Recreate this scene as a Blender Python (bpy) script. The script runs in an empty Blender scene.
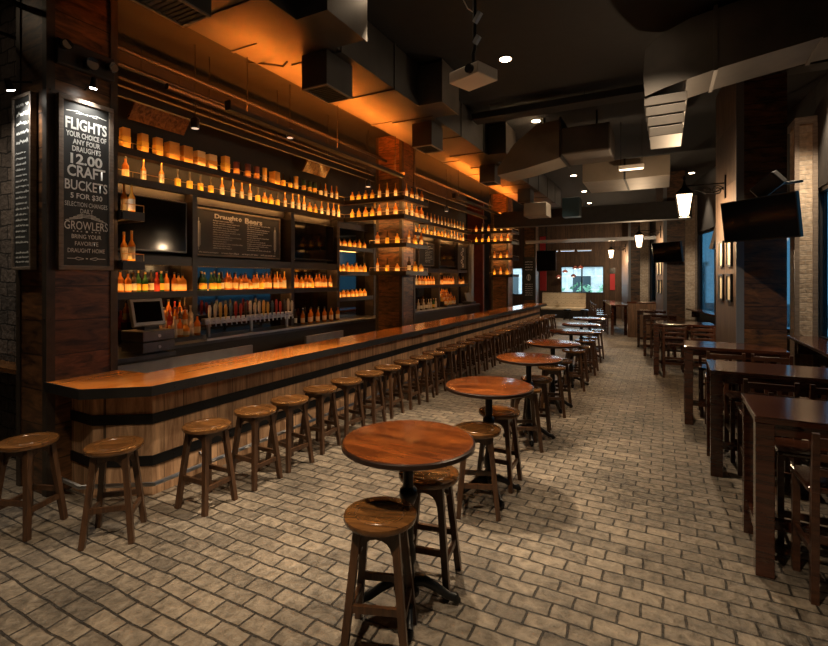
import bpy, bmesh, math, random
from mathutils import Vector, Matrix
random.seed(7)
R = math.radians
scn = bpy.context.scene
COL = scn.collection
# ------------------------------------------------------------------ helpers
class MB:
    """collects shapes into one mesh"""
    def __init__(s):
        s.bm = bmesh.new(); s.mi = 0; s.T = Matrix.Identity(4)
    def _add(s, vs, fs):
        v = [s.bm.verts.new(s.T @ Vector(p)) for p in vs]
        out = []
        for f in fs:
            try:
                nf = s.bm.faces.new([v[i] for i in f]); nf.material_index = s.mi; out.append(nf)
            except ValueError:
                pass
        return v, out
    def box(s, x0, x1, y0, y1, z0, z1, bev=0.0):
        if x0 > x1: x0, x1 = x1, x0
        if y0 > y1: y0, y1 = y1, y0
        vs = [(x0,y0,z0),(x1,y0,z0),(x1,y1,z0),(x0,y1,z0),(x0,y0,z1),(x1,y0,z1),(x1,y1,z1),(x0,y1,z1)]
        v, f = s._add(vs, [(0,3,2,1),(4,5,6,7),(0,1,5,4),(1,2,6,5),(2,3,7,6),(3,0,4,7)])
        if bev: s._bev(f, bev)
        return s
    def _bev(s, f, w):
        ed = set(e for q in f for e in q.edges)
        mi = f[0].material_index
        r = bmesh.ops.bevel(s.bm, geom=list(ed), offset=w, segments=2, affect='EDGES', profile=.5)
        for q in r['faces']: q.material_index = mi
    def prism(s, poly, z0, z1, bev=0.0):
        n = len(poly)
        vs = [(p[0],p[1],z0) for p in poly] + [(p[0],p[1],z1) for p in poly]
        fs = [tuple(range(n-1,-1,-1)), tuple(range(n,2*n))] + [(i,(i+1)%n,n+(i+1)%n,n+i) for i in range(n)]
        v, f = s._add(vs, fs)
        if bev: s._bev(f, bev)
        return s
    def beam(s, p0, p1, w0, d0, w1=None, d1=None, side=None):
        w1 = w0 if w1 is None else w1; d1 = d0 if d1 is None else d1
        p0, p1 = Vector(p0), Vector(p1); a = (p1-p0).normalized()
        u = Vector(side) if side else (Vector((1,0,0)) if abs(a.x) < .8 else Vector((0,1,0)))
        u = (u - a*u.dot(a)).normalized(); w = a.cross(u)
        vs = []
        for p, ww, dd in ((p0,w0,d0),(p1,w1,d1)):
            for i, j in ((-1,-1),(1,-1),(1,1),(-1,1)): vs.append(p + u*(i*ww/2) + w*(j*dd/2))
        s._add(vs, [(3,2,1,0),(4,5,6,7),(0,1,5,4),(1,2,6,5),(2,3,7,6),(3,0,4,7)])
        return s
    def tube(s, pts, r, n=8, cap=True):
        pts = [Vector(p) for p in pts]; m = len(pts)
        rs = r if isinstance(r, (list, tuple)) else [r]*m
        rings = []; u = None
        for i, p in enumerate(pts):
            a = (pts[min(i+1,m-1)] - pts[max(i-1,0)]).normalized()
            if u is None: u = Vector((1,0,0)) if abs(a.x) < .8 else Vector((0,1,0))
            u = (u - a*u.dot(a)).normalized(); w = a.cross(u)
            rings.append([p + (u*math.cos(2*math.pi*k/n) + w*math.sin(2*math.pi*k/n))*rs[i] for k in range(n)])
        vs = [q for g in rings for q in g]; fs = []
        for i in range(m-1):
            for k in range(n):
                fs.append((i*n+k, i*n+(k+1)%n, (i+1)*n+(k+1)%n, (i+1)*n+k))
        if cap:
            fs.append(tuple(range(n-1,-1,-1))); fs.append(tuple((m-1)*n+k for k in range(n)))
        s._add(vs, fs); return s
    def lathe(s, prof, n=12, c=(0,0,0), rot=0.0, sx=1, sy=1):
        vs = []; fs = []; m = len(prof)
        for r, z in prof:
            for k in range(n):
                t = 2*math.pi*k/n + rot
                vs.append((c[0]+max(r,1e-4)*math.cos(t)*sx, c[1]+max(r,1e-4)*math.sin(t)*sy, c[2]+z))
        for i in range(m-1):
            for k in range(n): fs.append((i*n+k, i*n+(k+1)%n, (i+1)*n+(k+1)%n, (i+1)*n+k))
        fs.append(tuple(range(n-1,-1,-1))); fs.append(tuple((m-1)*n+k for k in range(n)))
        s._add(vs, fs); return s
    def poly(s, pts):
        s._add(pts, [tuple(range(len(pts)))]); return s
    def build(s, name, mats, parent=None, loc=(0,0,0), rz=0.0, smooth=False):
        me = bpy.data.meshes.new(name)
        bmesh.ops.recalc_face_normals(s.bm, faces=s.bm.faces[:])
        s.bm.to_mesh(me); s.bm.free()
        if not isinstance(mats, (list, tuple)): mats = [mats]
        for m in mats: me.materials.append(m)
        if smooth:
            for p in me.polygons: p.use_smooth = True
            me.set_sharp_from_angle(angle=R(38))
        o = bpy.data.objects.new(name, me); COL.objects.link(o)
        o.location = loc; o.rotation_euler = (0,0,rz)
        if parent: o.parent = parent
        return o
def tag(o, label=None, cat=None, group=None, kind=None):
    if label: o['label'] = label
    if cat: o['category'] = cat
    if group: o['group'] = group
    if kind: o['kind'] = kind
    return o
def empty(name, loc=(0,0,0), rz=0.0, label=None, cat=None, group=None, kind=None):
    o = bpy.data.objects.new(name, None); COL.objects.link(o)
    o.empty_display_size = .1
    o.location = loc; o.rotation_euler = (0,0,rz)
    return tag(o, label, cat, group, kind)
def copy_tree(o, parent=None):
    c = o.copy(); COL.objects.link(c)
    if parent: c.parent = parent
    for ch in list(o.children): copy_tree(ch, c)
    return c
ORD = ('first second third fourth fifth sixth seventh eighth ninth tenth eleventh twelfth thirteenth fourteenth fifteenth '
       'sixteenth seventeenth eighteenth nineteenth twentieth twenty-first twenty-second twenty-third twenty-fourth twenty-fifth '
       'twenty-sixth twenty-seventh twenty-eighth twenty-ninth thirtieth thirty-first thirty-second').split()
# ------------------------------------------------------------------ materials
def new_mat(name):
    m = bpy.data.materials.new(name); m.use_nodes = True
    nt = m.node_tree; return m, nt, nt.nodes['Principled BSDF']
def plain(name, col, rough=.5, metal=0.0, spec=.5, vary=.0, coat=0.0, nscale=6.0, bump=0.0):
    m, nt, b = new_mat(name); N, Lk = nt.nodes, nt.links
    b.inputs['Base Color'].default_value = (*col, 1); b.inputs['Roughness'].default_value = rough
    b.inputs['Metallic'].default_value = metal; b.inputs['Specular IOR Level'].default_value = spec
    b.inputs['Coat Weight'].default_value = coat
    if vary or bump:
        tc = N.new('ShaderNodeTexCoord'); nz = N.new('ShaderNodeTexNoise')
        nz.inputs['Scale'].default_value = nscale; nz.inputs['Detail'].default_value = 5
        Lk.new(tc.outputs['Object'], nz.inputs['Vector'])
        if vary:
            cr = N.new('ShaderNodeValToRGB')
            cr.color_ramp.elements[0].position = .3; cr.color_ramp.elements[1].position = .7
            cr.color_ramp.elements[0].color = (*[max(0, c*(1-vary)) for c in col], 1)
            cr.color_ramp.elements[1].color = (*[min(1, c*(1+vary)) for c in col], 1)
            Lk.new(nz.outputs['Fac'], cr.inputs['Fac']); Lk.new(cr.outputs['Color'], b.inputs['Base Color'])
        if bump:
            bp = N.new('ShaderNodeBump'); bp.inputs['Strength'].default_value = bump; bp.inputs['Distance'].default_value = .02
            Lk.new(nz.outputs['Fac'], bp.inputs['Height']); Lk.new(bp.outputs['Normal'], b.inputs['Normal'])
    return m
def emit(name, col, strength):
    m, nt, b = new_mat(name)
    b.inputs['Base Color'].default_value = (*col, 1)
    b.inputs['Emission Color'].default_value = (*col, 1); b.inputs['Emission Strength'].default_value = strength
    return m
def wood(name, c0, c1, grain='x', freq=3.0, stretch=12.0, rough=.45, bump=.15, plank=None, pitch=.2, coat=0.0, gap=.03, tint=.35, spec=.5):
    """grain: axis the fibres follow ('x','y','z' or 'h' = any horizontal); plank: axis along which boards repeat ('x','y','z','s' = y-x)"""
    m, nt, b = new_mat(name); N, Lk = nt.nodes, nt.links
    def math_(op, a, c=None, d=None):
        n = N.new('ShaderNodeMath'); n.operation = op
        for i, q in enumerate((a, c, d)):
            if q is None: continue
            if isinstance(q, (int, float)): n.inputs[i].default_value = q
            else: Lk.new(q, n.inputs[i])
        return n.outputs[0]
    tc = N.new('ShaderNodeTexCoord'); oi = N.new('ShaderNodeObjectInfo')
    sp = N.new('ShaderNodeSeparateXYZ'); Lk.new(tc.outputs['Object'], sp.inputs[0])
    X, Y, Z = sp.outputs
    hz = math_('ADD', X, Y)
    df = math_('SUBTRACT', Y, X)
    rnd = math_('MULTIPLY', oi.outputs['Random'], 37.0)
    cell = None
    if plank:
        src = {'x': X, 'y': Y, 'z': Z, 's': df}[plank]
        q = math_('DIVIDE', src, pitch); cell = math_('FLOOR', q); fr = math_('FRACT', q)
        wn = N.new('ShaderNodeTexWhiteNoise'); wn.noise_dimensions = '1D'; Lk.new(cell, wn.inputs['W'])
        rnd = math_('ADD', rnd, math_('MULTIPLY', wn.outputs['Value'], 23.0))
    lo, hi = freq, freq*stretch
    if grain == 'h': comp = (math_('MULTIPLY', hz, lo), math_('MULTIPLY', df, hi*.15), math_('MULTIPLY', Z, hi))
    else:
        k = {'x': (lo,hi,hi), 'y': (hi,lo,hi), 'z': (hi,hi,lo)}[grain]
        comp = tuple(math_('MULTIPLY', a, c) for a, c in zip((X,Y,Z), k))
    cb = N.new('ShaderNodeCombineXYZ')
    Lk.new(math_('ADD', comp[0], rnd), cb.inputs[0]); Lk.new(math_('ADD', comp[1], rnd), cb.inputs[1]); Lk.new(comp[2], cb.inputs[2])
    nz = N.new('ShaderNodeTexNoise'); nz.inputs['Scale'].default_value = 1; nz.inputs['Detail'].default_value = 6
    nz.inputs['Roughness'].default_value = .62; nz.inputs['Distortion'].default_value = .9
    Lk.new(cb.outputs[0], nz.inputs['Vector'])
    cr = N.new('ShaderNodeValToRGB'); e = cr.color_ramp.elements
    e[0].position = .34; e[1].position = .66; e[0].color = (*c0,1); e[1].color = (*c1,1)
    Lk.new(nz.outputs['Fac'], cr.inputs['Fac']); col = cr.outputs['Color']; h = nz.outputs['Fac']
    if plank:
        mx = N.new('ShaderNodeMix'); mx.data_type = 'RGBA'; mx.blend_type = 'MULTIPLY'; mx.inputs['Factor'].default_value = 1
        tv = math_('ADD', math_('MULTIPLY', wn.outputs['Value'], tint*1.6), 1.0-tint)
        edge = math_('GREATER_THAN', math_('MULTIPLY', math_('SUBTRACT', fr, .5), math_('SIGN', math_('SUBTRACT', fr, .5))), .5-gap)
        tv2 = math_('MULTIPLY', tv, math_('SUBTRACT', 1.0, math_('MULTIPLY', edge, .8)))
        Lk.new(col, mx.inputs['A']); Lk.new(tv2, mx.inputs['B']); col = mx.outputs['Result']
        h = math_('SUBTRACT', h, math_('MULTIPLY', edge, 2.0))
    Lk.new(col, b.inputs['Base Color'])
    bp = N.new('ShaderNodeBump'); bp.inputs['Strength'].default_value = bump; bp.inputs['Distance'].default_value = .01
    Lk.new(h, bp.inputs['Height']); Lk.new(bp.outputs['Normal'], b.inputs['Normal'])
    b.inputs['Roughness'].default_value = rough; b.inputs['Coat Weight'].default_value = coat
    b.inputs['Coat Roughness'].default_value = .12; b.inputs['Specular IOR Level'].default_value = spec
    return m
def brick(name, c1, c2, mortar, bw, rh, ms, plane='xy', bump=.6, rough=.7, noise=.35, wob=.03, smooth=.3, dirt=(.55,1.15), bdist=.02):
    m, nt, b = new_mat(name); N, Lk = nt.nodes, nt.links
    tc = N.new('ShaderNodeTexCoord'); v = tc.outputs['Object']
    if plane != 'xy':
        sp = N.new('ShaderNodeSeparateXYZ'); cb = N.new('ShaderNodeCombineXYZ'); Lk.new(v, sp.inputs[0])
        ad = N.new('ShaderNodeMath'); ad.operation = 'ADD'; Lk.new(sp.outputs[0], ad.inputs[0]); Lk.new(sp.outputs[1], ad.inputs[1])
        Lk.new(ad.outputs[0], cb.inputs[0]); Lk.new(sp.outputs[2], cb.inputs[1]); v = cb.outputs[0]
    nz = N.new('ShaderNodeTexNoise'); nz.inputs['Scale'].default_value = 3.2; nz.inputs['Detail'].default_value = 3; Lk.new(v, nz.inputs['Vector'])
    sb = N.new('ShaderNodeVectorMath'); sb.operation = 'SUBTRACT'; Lk.new(nz.outputs['Color'], sb.inputs[0]); sb.inputs[1].default_value = (.5,.5,.5)
    sc = N.new('ShaderNodeVectorMath'); sc.operation = 'SCALE'; Lk.new(sb.outputs[0], sc.inputs[0]); sc.inputs['Scale'].default_value = wob*2
    av = N.new('ShaderNodeVectorMath'); av.operation = 'ADD'; Lk.new(v, av.inputs[0]); Lk.new(sc.outputs[0], av.inputs[1])
    bt = N.new('ShaderNodeTexBrick'); Lk.new(av.outputs[0], bt.inputs['Vector'])
    for k, q in (('Scale',1),('Mortar Size',ms),('Mortar Smooth',smooth),('Bias',0),('Brick Width',bw),('Row Height',rh)): bt.inputs[k].default_value = q
    bt.inputs['Color1'].default_value = (*c1,1); bt.inputs['Color2'].default_value = (*c2,1); bt.inputs['Mortar'].default_value = (*mortar,1)
    n2 = N.new('ShaderNodeTexNoise'); n2.inputs['Scale'].default_value = 14; n2.inputs['Detail'].default_value = 6; Lk.new(v, n2.inputs['Vector'])
    n3 = N.new('ShaderNodeTexNoise'); n3.inputs['Scale'].default_value = 1.1; n3.inputs['Detail'].default_value = 3; Lk.new(v, n3.inputs['Vector'])
    ad2 = N.new('ShaderNodeMath'); ad2.operation = 'ADD'; Lk.new(n2.outputs['Fac'], ad2.inputs[0]); Lk.new(n3.outputs['Fac'], ad2.inputs[1])
    mr = N.new('ShaderNodeMapRange'); mr.inputs[1].default_value = .7; mr.inputs[2].default_value = 1.3
    mr.inputs[3].default_value = dirt[0]; mr.inputs[4].default_value = dirt[1]; Lk.new(ad2.outputs[0], mr.inputs[0])
    mx = N.new('ShaderNodeMix'); mx.data_type = 'RGBA'; mx.blend_type = 'MULTIPLY'; mx.inputs['Factor'].default_value = 1
    Lk.new(bt.outputs['Color'], mx.inputs['A']); Lk.new(mr.outputs[0], mx.inputs['B']); Lk.new(mx.outputs['Result'], b.inputs['Base Color'])
    hh = N.new('ShaderNodeMath'); hh.operation = 'MULTIPLY'; Lk.new(n2.outputs['Fac'], hh.inputs[0]); hh.inputs[1].default_value = noise
    h2 = N.new('ShaderNodeMath'); h2.operation = 'SUBTRACT'; Lk.new(hh.outputs[0], h2.inputs[0]); Lk.new(bt.outputs['Fac'], h2.inputs[1])
    bp = N.new('ShaderNodeBump'); bp.inputs['Strength'].default_value = bump; bp.inputs['Distance'].default_value = .02
    Lk.new(h2.outputs[0], bp.inputs['Height']); Lk.new(bp.outputs['Normal'], b.inputs['Normal'])
    b.inputs['Roughness'].default_value = rough; bp.inputs['Distance'].default_value = bdist
    return m
def glow_glass(name, col, trans=.55, rough=.12):
    """coloured bottle: light passes through the body, the surface still reflects"""
    m, nt, b = new_mat(name); N, Lk = nt.nodes, nt.links
    b.inputs['Base Color'].default_value = (*col,1); b.inputs['Roughness'].default_value = rough
    tr = N.new('ShaderNodeBsdfTranslucent'); tr.inputs['Color'].default_value = (*col,1)
    mx = N.new('ShaderNodeMixShader'); mx.inputs[0].default_value = trans
    Lk.new(b.outputs[0], mx.inputs[1]); Lk.new(tr.outputs[0], mx.inputs[2])
    Lk.new(mx.outputs[0], N['Material Output'].inputs['Surface'])
    return m

M = {}
M['floor'] = brick('floor_pavers', (.25,.20,.145), (.145,.117,.087), (.034,.027,.020), .25, .135, .0085, bump=1.0, rough=.55, wob=.024, smooth=.45, noise=1.3, dirt=(.35,1.35), bdist=.035)
M['stone'] = brick('stacked_stone', (.13,.105,.095), (.06,.05,.047), (.010,.008,.008), .34, .17, .010, plane='xz', bump=1.0, rough=.85, noise=1.2, wob=.06)
M['rustic_brick'] = brick('rustic_brick', (.52,.42,.32), (.40,.30,.21), (.42,.36,.29), .24, .08, .008, plane='xz', bump=.6, rough=.85, noise=.9, dirt=(.5,1.25))
M['ceiling'] = plain('black_ceiling', (.006,.0055,.005), .8, vary=.3)
M['blackwall'] = plain('dark_wall', (.018,.015,.013), .7, vary=.3)
M['teal'] = plain('dark_teal_panel', (.012,.028,.036), .35)
M['col'] = wood('column_planks', (.018,.009,.005), (.20,.088,.034), 'h', 2.6, 5, .42, .2, plank='z', pitch=.335, gap=.018, tint=.3)
M['coltrim'] = plain('column_angle_steel', (.052,.038,.028), .5, .3, vary=.25, nscale=9)
M['frame'] = wood('backbar_frame', (.008,.005,.004), (.022,.014,.010), 'h', 2, 8, .45, .1)
M['shelfwood'] = wood('shelf_wood', (.03,.014,.007), (.07,.034,.016), 'y', 2, 14, .4, .1)
M['barfront'] = wood('bar_front_staves', (.26,.135,.068), (.66,.40,.225), 'z', 1.6, 9, .6, .25, plank='s', pitch=.21, gap=.016, tint=.32)
M['bartop'] = wood('bar_top', (.76,.22,.03), (.93,.31,.055), 'y', 1.2, 8, .16, .02, coat=.6)
M['bartrim'] = plain('black_bar_trim', (.014,.013,.013), .42, .2, vary=.3)
M['band'] = plain('black_steel_band', (.012,.012,.013), .42, .5, vary=.3)
M['steel'] = plain('brushed_steel', (.45,.45,.46), .32, 1.0, vary=.1)
M['darksteel'] = plain('dark_steel', (.10,.10,.105), .32, .9, vary=.2)
M['stoolwood'] = wood('stool_wood', (.030,.013,.006), (.090,.040,.017), 'z', 3, 9, .38, .08, coat=.2)
M['seatwood'] = wood('stool_seat_wood', (.065,.026,.008), (.20,.085,.024), 'x', 2.5, 7, .24, .05, coat=.5)
M['tabletop'] = wood('table_top_wood', (.055,.013,.004), (.27,.068,.014), 'x', 1.6, 9, .22, .02, coat=.5, plank='y', pitch=.14, gap=.0, tint=.18)
M['tableedge'] = plain('table_edge', (.018,.007,.004), .3, coat=.3)
M['iron'] = plain('black_cast_iron', (.010,.010,.010), .33, .3)
M['mahog'] = wood('mahogany_table', (.026,.009,.005), (.075,.024,.012), 'x', 2, 10, .16, .02, coat=.6)
M['chairwood'] = wood('chair_wood', (.028,.010,.006), (.085,.032,.015), 'h', 2.5, 8, .34, .05, coat=.3)
M['duct'] = plain('painted_duct', (.085,.070,.057), .5, .2, vary=.25, nscale=2.5)
M['ductdark'] = plain('black_duct', (.042,.037,.033), .5, .2, vary=.25, nscale=2.5)
M['ducttan'] = plain('tan_duct', (.20,.165,.125), .5, .2, vary=.15, nscale=2.5)
M['grille'] = plain('grille_black', (.012,.011,.010), .6)
M['pipe'] = plain('dark_pipe', (.014,.012,.010), .5, .3)
M['tv'] = plain('tv_screen', (.004,.004,.005), .08, 0, .12)
M['tvframe'] = plain('tv_bezel', (.008,.008,.008), .3)
M['chalk'] = plain('chalkboard', (.028,.029,.028), .6, vary=.35, nscale=4)
M['chalkline'] = plain('chalk', (.72,.73,.70), .9)
M['boardframe'] = wood('board_frame', (.13,.10,.078), (.24,.19,.15), 'h', 3, 10, .5, .08)
M['mirror'] = plain('mirror', (.13,.13,.13), .05, 1.0)
M['led'] = emit('amber_led', (1.0,.40,.08), 38.0)
M['ledunder'] = emit('added_led_under', (1.0,.45,.12), 62.0)
M['ledlow'] = emit('amber_led_shelf', (1.0,.40,.08), 30.0)
M['ledup'] = emit('added_led_up', (1.0,.30,.05), 16.0)
M['ledceil'] = emit('added_led_ceiling', (1.0,.21,.018), 400.0)
M['lampwarm'] = emit('lamp_warm', (1.0,.74,.48), 26.0)
M['lampglass'] = emit('lantern_glass', (1.0,.70,.42), 9.0)
M['lampwhite'] = emit('lamp_white', (1.0,.93,.82), 40.0)
M['lampdim'] = emit('lamp_dim', (1.0,.78,.55), 4.0)
M['lampfaint'] = emit('lamp_faint', (1.0,.8,.6), .7)
M['lensoff'] = plain('lamp_lens', (.30,.27,.24), .25, .2)
M['white'] = plain('white_plastic', (.80,.75,.69), .4)
M['paper'] = plain('paper', (.7,.62,.45), .8)
M['red'] = plain('red_cloth', (.55,.04,.05), .7)
M['redwall'] = plain('red_brown_wall', (.16,.030,.018), .6, vary=.2)
M['cream'] = plain('cream_leather', (.55,.46,.33), .42, vary=.1)
M['barn'] = wood('barn_boards', (.10,.055,.032), (.23,.13,.075), 'z', 2, 8, .65, .2, plank='s', pitch=.25, gap=.02)
M['pierlight'] = wood('pier_boards', (.06,.042,.032), (.16,.105,.07), 'z', 2, 7, .55, .2, plank='z', pitch=.9, gap=.004)
M['bluesteel'] = plain('grey_post', (.20,.21,.23), .4, .3)
# ------------------------------------------------------------------ setting
XW = -6.85      # back-bar wall
ZC = 5.35       # ceiling
def struct(name, mb, mats, label, cat, smooth=False):
    return tag(mb.build(name, mats, smooth=smooth), label, cat, kind='structure')
struct('floor', MB().box(-9.3, 4.2, -3.2, 29.2, -.2, 0), M['floor'], 'stamped paver floor in tan and grey brick pattern', 'floor')
struct('ceiling', MB().box(-9.3, 4.2, -3.2, 29.2, ZC, ZC+.15), M['ceiling'], 'black painted open ceiling above the bar', 'ceiling')
struct('wall_left', MB().box(XW-.15, XW, 2.9, 17.6, 0, ZC), M['blackwall'], 'dark wall behind the back bar shelves', 'wall')
struct('wall_stone', MB().box(-9.3, -5.785, 2.72, 2.9, 0, ZC), M['stone'], 'dark stacked stone wall beside the chalkboard column', 'wall')
struct('wall_left_near', MB().box(-9.3, -9.15, -3.2, 2.72, 0, ZC), M['blackwall'], 'dark wall beside the entrance end of the room', 'wall')
struct('wall_behind', MB().box(-9.3, 4.2, -3.2, -3.05, 0, ZC), M['blackwall'], 'dark wall behind the viewer', 'wall')
struct('wall_return', MB().box(-9.3, -6.9, 19.6, 19.75, 0, ZC), M['redwall'], 'red-brown wall of the passage past the bar', 'wall')
struct('wall_left_far', MB().box(-9.3, -9.15, 17.4, 29, 0, ZC).box(-9.15, XW, 17.45, 17.6, 0, ZC), M['blackwall'], 'dark wall past the end of the back bar', 'wall')
# far wall with two windows
fw = MB()
for x0, x1, z0, z1 in ((-9.3,-7.75,0,ZC),(-7.75,-7.15,0,1.15),(-7.75,-7.15,2.75,ZC),(-7.15,-5.0,0,ZC),(-5.0,-2.8,0,1.3),(-5.0,-2.8,2.8,ZC),(-2.8,1.5,0,ZC)):
    fw.box(x0, x1, 27.0, 27.2, z0, z1)
M['barndark'] = wood('dark_barn_boards', (.045,.025,.015), (.11,.062,.036), 'z', 2, 8, .65, .2, plank='s', pitch=.25, gap=.02)
struct('wall_far', fw, M['barndark'], 'brown boarded wall at the end of the room', 'wall')
# right wall in two runs, with tall dark windows in both
def wall_run(mb, p, q, z0, z1, t=.16):
    p, q = Vector(p), Vector(q); d = (q-p).normalized(); n = Vector((d.y, -d.x))
    mb.prism([tuple(p), tuple(q), tuple(q+n*t), tuple(p+n*t)], z0, z1)
rw = MB()
for a, b, z0, z1 in (((2.3,-3.1),(2.3,5.2),0,ZC),((2.3,5.2),(2.3,10.3),0,1.05),((2.3,5.2),(2.3,10.3),3.6,ZC),
                     ((2.3,10.3),(2.22,11.3),0,ZC),((2.22,11.3),(1.0,18.2),0,1.0),((2.22,11.3),(1.0,18.2),3.6,ZC),((1.0,18.2),(.85,19.2),0,ZC),
                     ((.85,19.2),(-.55,25.6),0,1.0),((.85,19.2),(-.55,25.6),3.6,ZC),((-.55,25.6),(-.85,27.05),0,ZC)):
    wall_run(rw, a, b, z0, z1)
struct('wall_right', rw, M['blackwall'], 'dark outer wall with tall windows behind the high tables', 'wall')
glass, gnt, gb = new_mat('tinted_glass')
gb.inputs['Base Color'].default_value = (.018,.05,.075,1); gb.inputs['Roughness'].default_value = .03; gb.inputs['Transmission Weight'].default_value = 1.0; gb.inputs['IOR'].default_value = 1.1
clear, cnt, cb_ = new_mat('clear_glass')
cb_.inputs['Base Color'].default_value = (.9,.96,.97,1); cb_.inputs['Roughness'].default_value = .0; cb_.inputs['Transmission Weight'].default_value = 1.0; cb_.inputs['IOR'].default_value = 1.02
def window(n, a, b, z0, z1, nd, g, label):
    a, b = Vector(a), Vector(b); d = (b-a).normalized(); L = (b-a).length
    o = empty('window_%d' % n, (*a, 0), math.atan2(d.y, d.x), label, 'window', kind='structure')
    f = MB()
    f.box(0, L, -.05, .05, z0, z0+.07); f.box(0, L, -.05, .05, z1-.07, z1)
    for i in range(nd+1):
        x = L*i/nd; f.box(max(0, x-.035), min(L, x+.035), -.045, .045, z0+.07, z1-.07)
    f.build('window_frame', M['bartrim'], o)
    MB().box(.02, L-.02, -.006, .006, z0+.03, z1-.03).build('window_glass', g, o)
    return o
window(1, (-5.0,27.1), (-2.8,27.1), 1.3, 2.8, 2, clear, 'bright street window at the end of the room')
window(2, (-7.75,27.1), (-7.15,27.1), 1.15, 2.75, 1, clear, 'narrow pale window past the end of the bar')
window(3, (2.38,10.28), (2.38,5.22), 1.05, 3.6, 3, glass, 'dark blue window beside the near brick pier')
window(4, (1.08,18.2), (2.30,11.3), 1.0, 3.6, 4, glass, 'teal window between the first and second pier')
window(5, (-.47,25.6), (.93,19.2), 1.0, 3.6, 4, glass, 'dim window between the second and third pier')
# street outside
struct('road', MB().box(-30, 30, 29.3, 50, -.3, -.05), plain('asphalt', (.18,.18,.19), .8), 'grey street outside the far window', 'street')
def shrub(x, y, r, label):
    mb = MB()
    for k in range(70):
        t, ph = random.uniform(0, 6.28), random.uniform(-.6, 1.3)
        rr = r*random.uniform(.55, 1)
        c = Vector((math.cos(t)*math.cos(ph)*rr, math.sin(t)*math.cos(ph)*rr, 1.0 + math.sin(ph)*rr))
        s_ = r*.17; u = Vector((random.uniform(-1,1), random.uniform(-1,1), random.uniform(-1,1))).normalized(); w = u.orthogonal().normalized()
        mb.poly([c+u*s_, c+w*s_*.6, c-u*s_, c-w*s_*.6])
    o = empty('street_shrub', (x, y, -.05), 0, label, 'shrub', 'shrubs outside the far window')
    mb.build('foliage', M['leaf'], o); MB().tube([(0,0,0),(0,0,1.1)], .05).build('trunk', M['pipe'], o)
M['leaf'] = plain('shrub_leaf', (.16,.36,.22), .6, vary=.4)
M['facade'] = brick('street_facade', (.55,.58,.58), (.48,.52,.53), (.65,.66,.66), 1.6, 1.2, .08, plane='xz', bump=.2)
shrub(-6.4, 32.5, .95, 'green shrub outside the far window, at its left third')
shrub(-4.6, 32.0, .9, 'green shrub outside the far window, in its middle')
shrub(-3.2, 32.8, .8, 'green shrub outside the far window, towards the boarded pier')
fb = empty('street_building', (-6, 44, -.05), 0, 'pale building across the street, seen through far window', 'building')
MB().box(-9, 9, 0, 4, 0, 3.2).build('facade', M['facade'], fb)
MB().box(-9.2, 9.2, -.2, 4.2, 3.2, 3.5).build('cornice', M['white'], fb)
for i in range(5):
    w_ = MB().box(-7.5+i*3.2, -6+i*3.2, -.05, .02, .7, 2.4).build('window', M['teal'], fb)
# ------------------------------------------------------------------ columns on the bar side
TX = -5.2
def column(y0, y1, x0, label, lower=None):
    o = empty('column', ((x0+TX)/2, (y0+y1)/2, 0), 0, label, 'column', 'planked columns along the bar', 'structure')
    hx, hy = (TX-x0)/2, (y1-y0)/2
    MB().box(-hx+.012, hx-.012, -hy+.012, hy-.012, 0, ZC).build('column_body', M['col'], o)
    for sx in (-1, 1):
        for sy in (-1, 1):
            t = MB()
            t.box(sx*hx, sx*(hx-.075), sy*hy, sy*(hy-.014), 0, ZC); t.box(sx*hx, sx*(hx-.014), sy*(hy-.014), sy*(hy-.075), 0, ZC)
            for z in (.6,1.7,2.8,3.9): t.tube([(sx*(hx-.002), sy*(hy-.04), z), (sx*(hx+.006), sy*(hy-.04), z)], .009, 6); t.tube([(sx*(hx-.04), sy*(hy-.002), z), (sx*(hx-.04), sy*(hy+.006), z)], .009, 6)
            t.build('corner_trim', M['coltrim'], o)
    return o
column(2.38, 3.05, -5.78, 'dark planked column carrying the two tall chalkboards')
column(9.34, 9.99, -5.9, 'dark planked column in the middle of the back bar')
column(17.6, 18.25, -5.87, 'dark planked column at the end of the back bar')
column(22.0, 22.6, -5.8, 'dark planked column past the bar carrying a black poster')
# ------------------------------------------------------------------ right-hand piers
def pier(a, b, c, label, n):
    a, b, c = Vector(a), Vector(b), Vector(c)
    d = b + (c-a)
    o = empty('column', (*a, 0), 0, label, 'column', 'plank-clad piers along the high tables', 'structure')
    p = [Vector((0,0)), b-a, d-a, c-a]
    MB().prism([tuple(q) for q in p], 0, ZC).build('column_body', M['col'], o)
    u = (c-a).normalized(); nn = Vector((-u.y, u.x))
    if nn.x > 0: nn = -nn
    MB().prism([tuple(nn*.012), tuple(c-a+nn*.012), tuple(c-a-nn*.005), tuple(-nn*.005)], 0, ZC-.02).build('aisle_cladding', M['pierlight'], o)
    w = (b-a).normalized(); m = Vector((w.y, -w.x))
    MB().prism([tuple(-w*.012+m*.014+nn*.014), tuple(w*.075+m*.014), tuple(w*.075), tuple(-w*.012+nn*.014)], 0, ZC-.02).build('corner_trim', M['bluesteel'], o)
    return o, u, nn
P1, u1, n1 = pier((1.0,8.6), (1.6,8.65), (.85,10.05), 'dark planked pier nearest the high tables, carrying a tilted television', 1)
P2, u2, n2 = pier((.03,16.4), (.585,16.45), (-.2,17.9), 'dark planked second pier along the high tables', 2)
P3, u3, n3 = pier((-1.39,24.0), (-.93,24.05), (-1.79,25.5), 'dark planked third pier, next to the end wall', 3)
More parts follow.
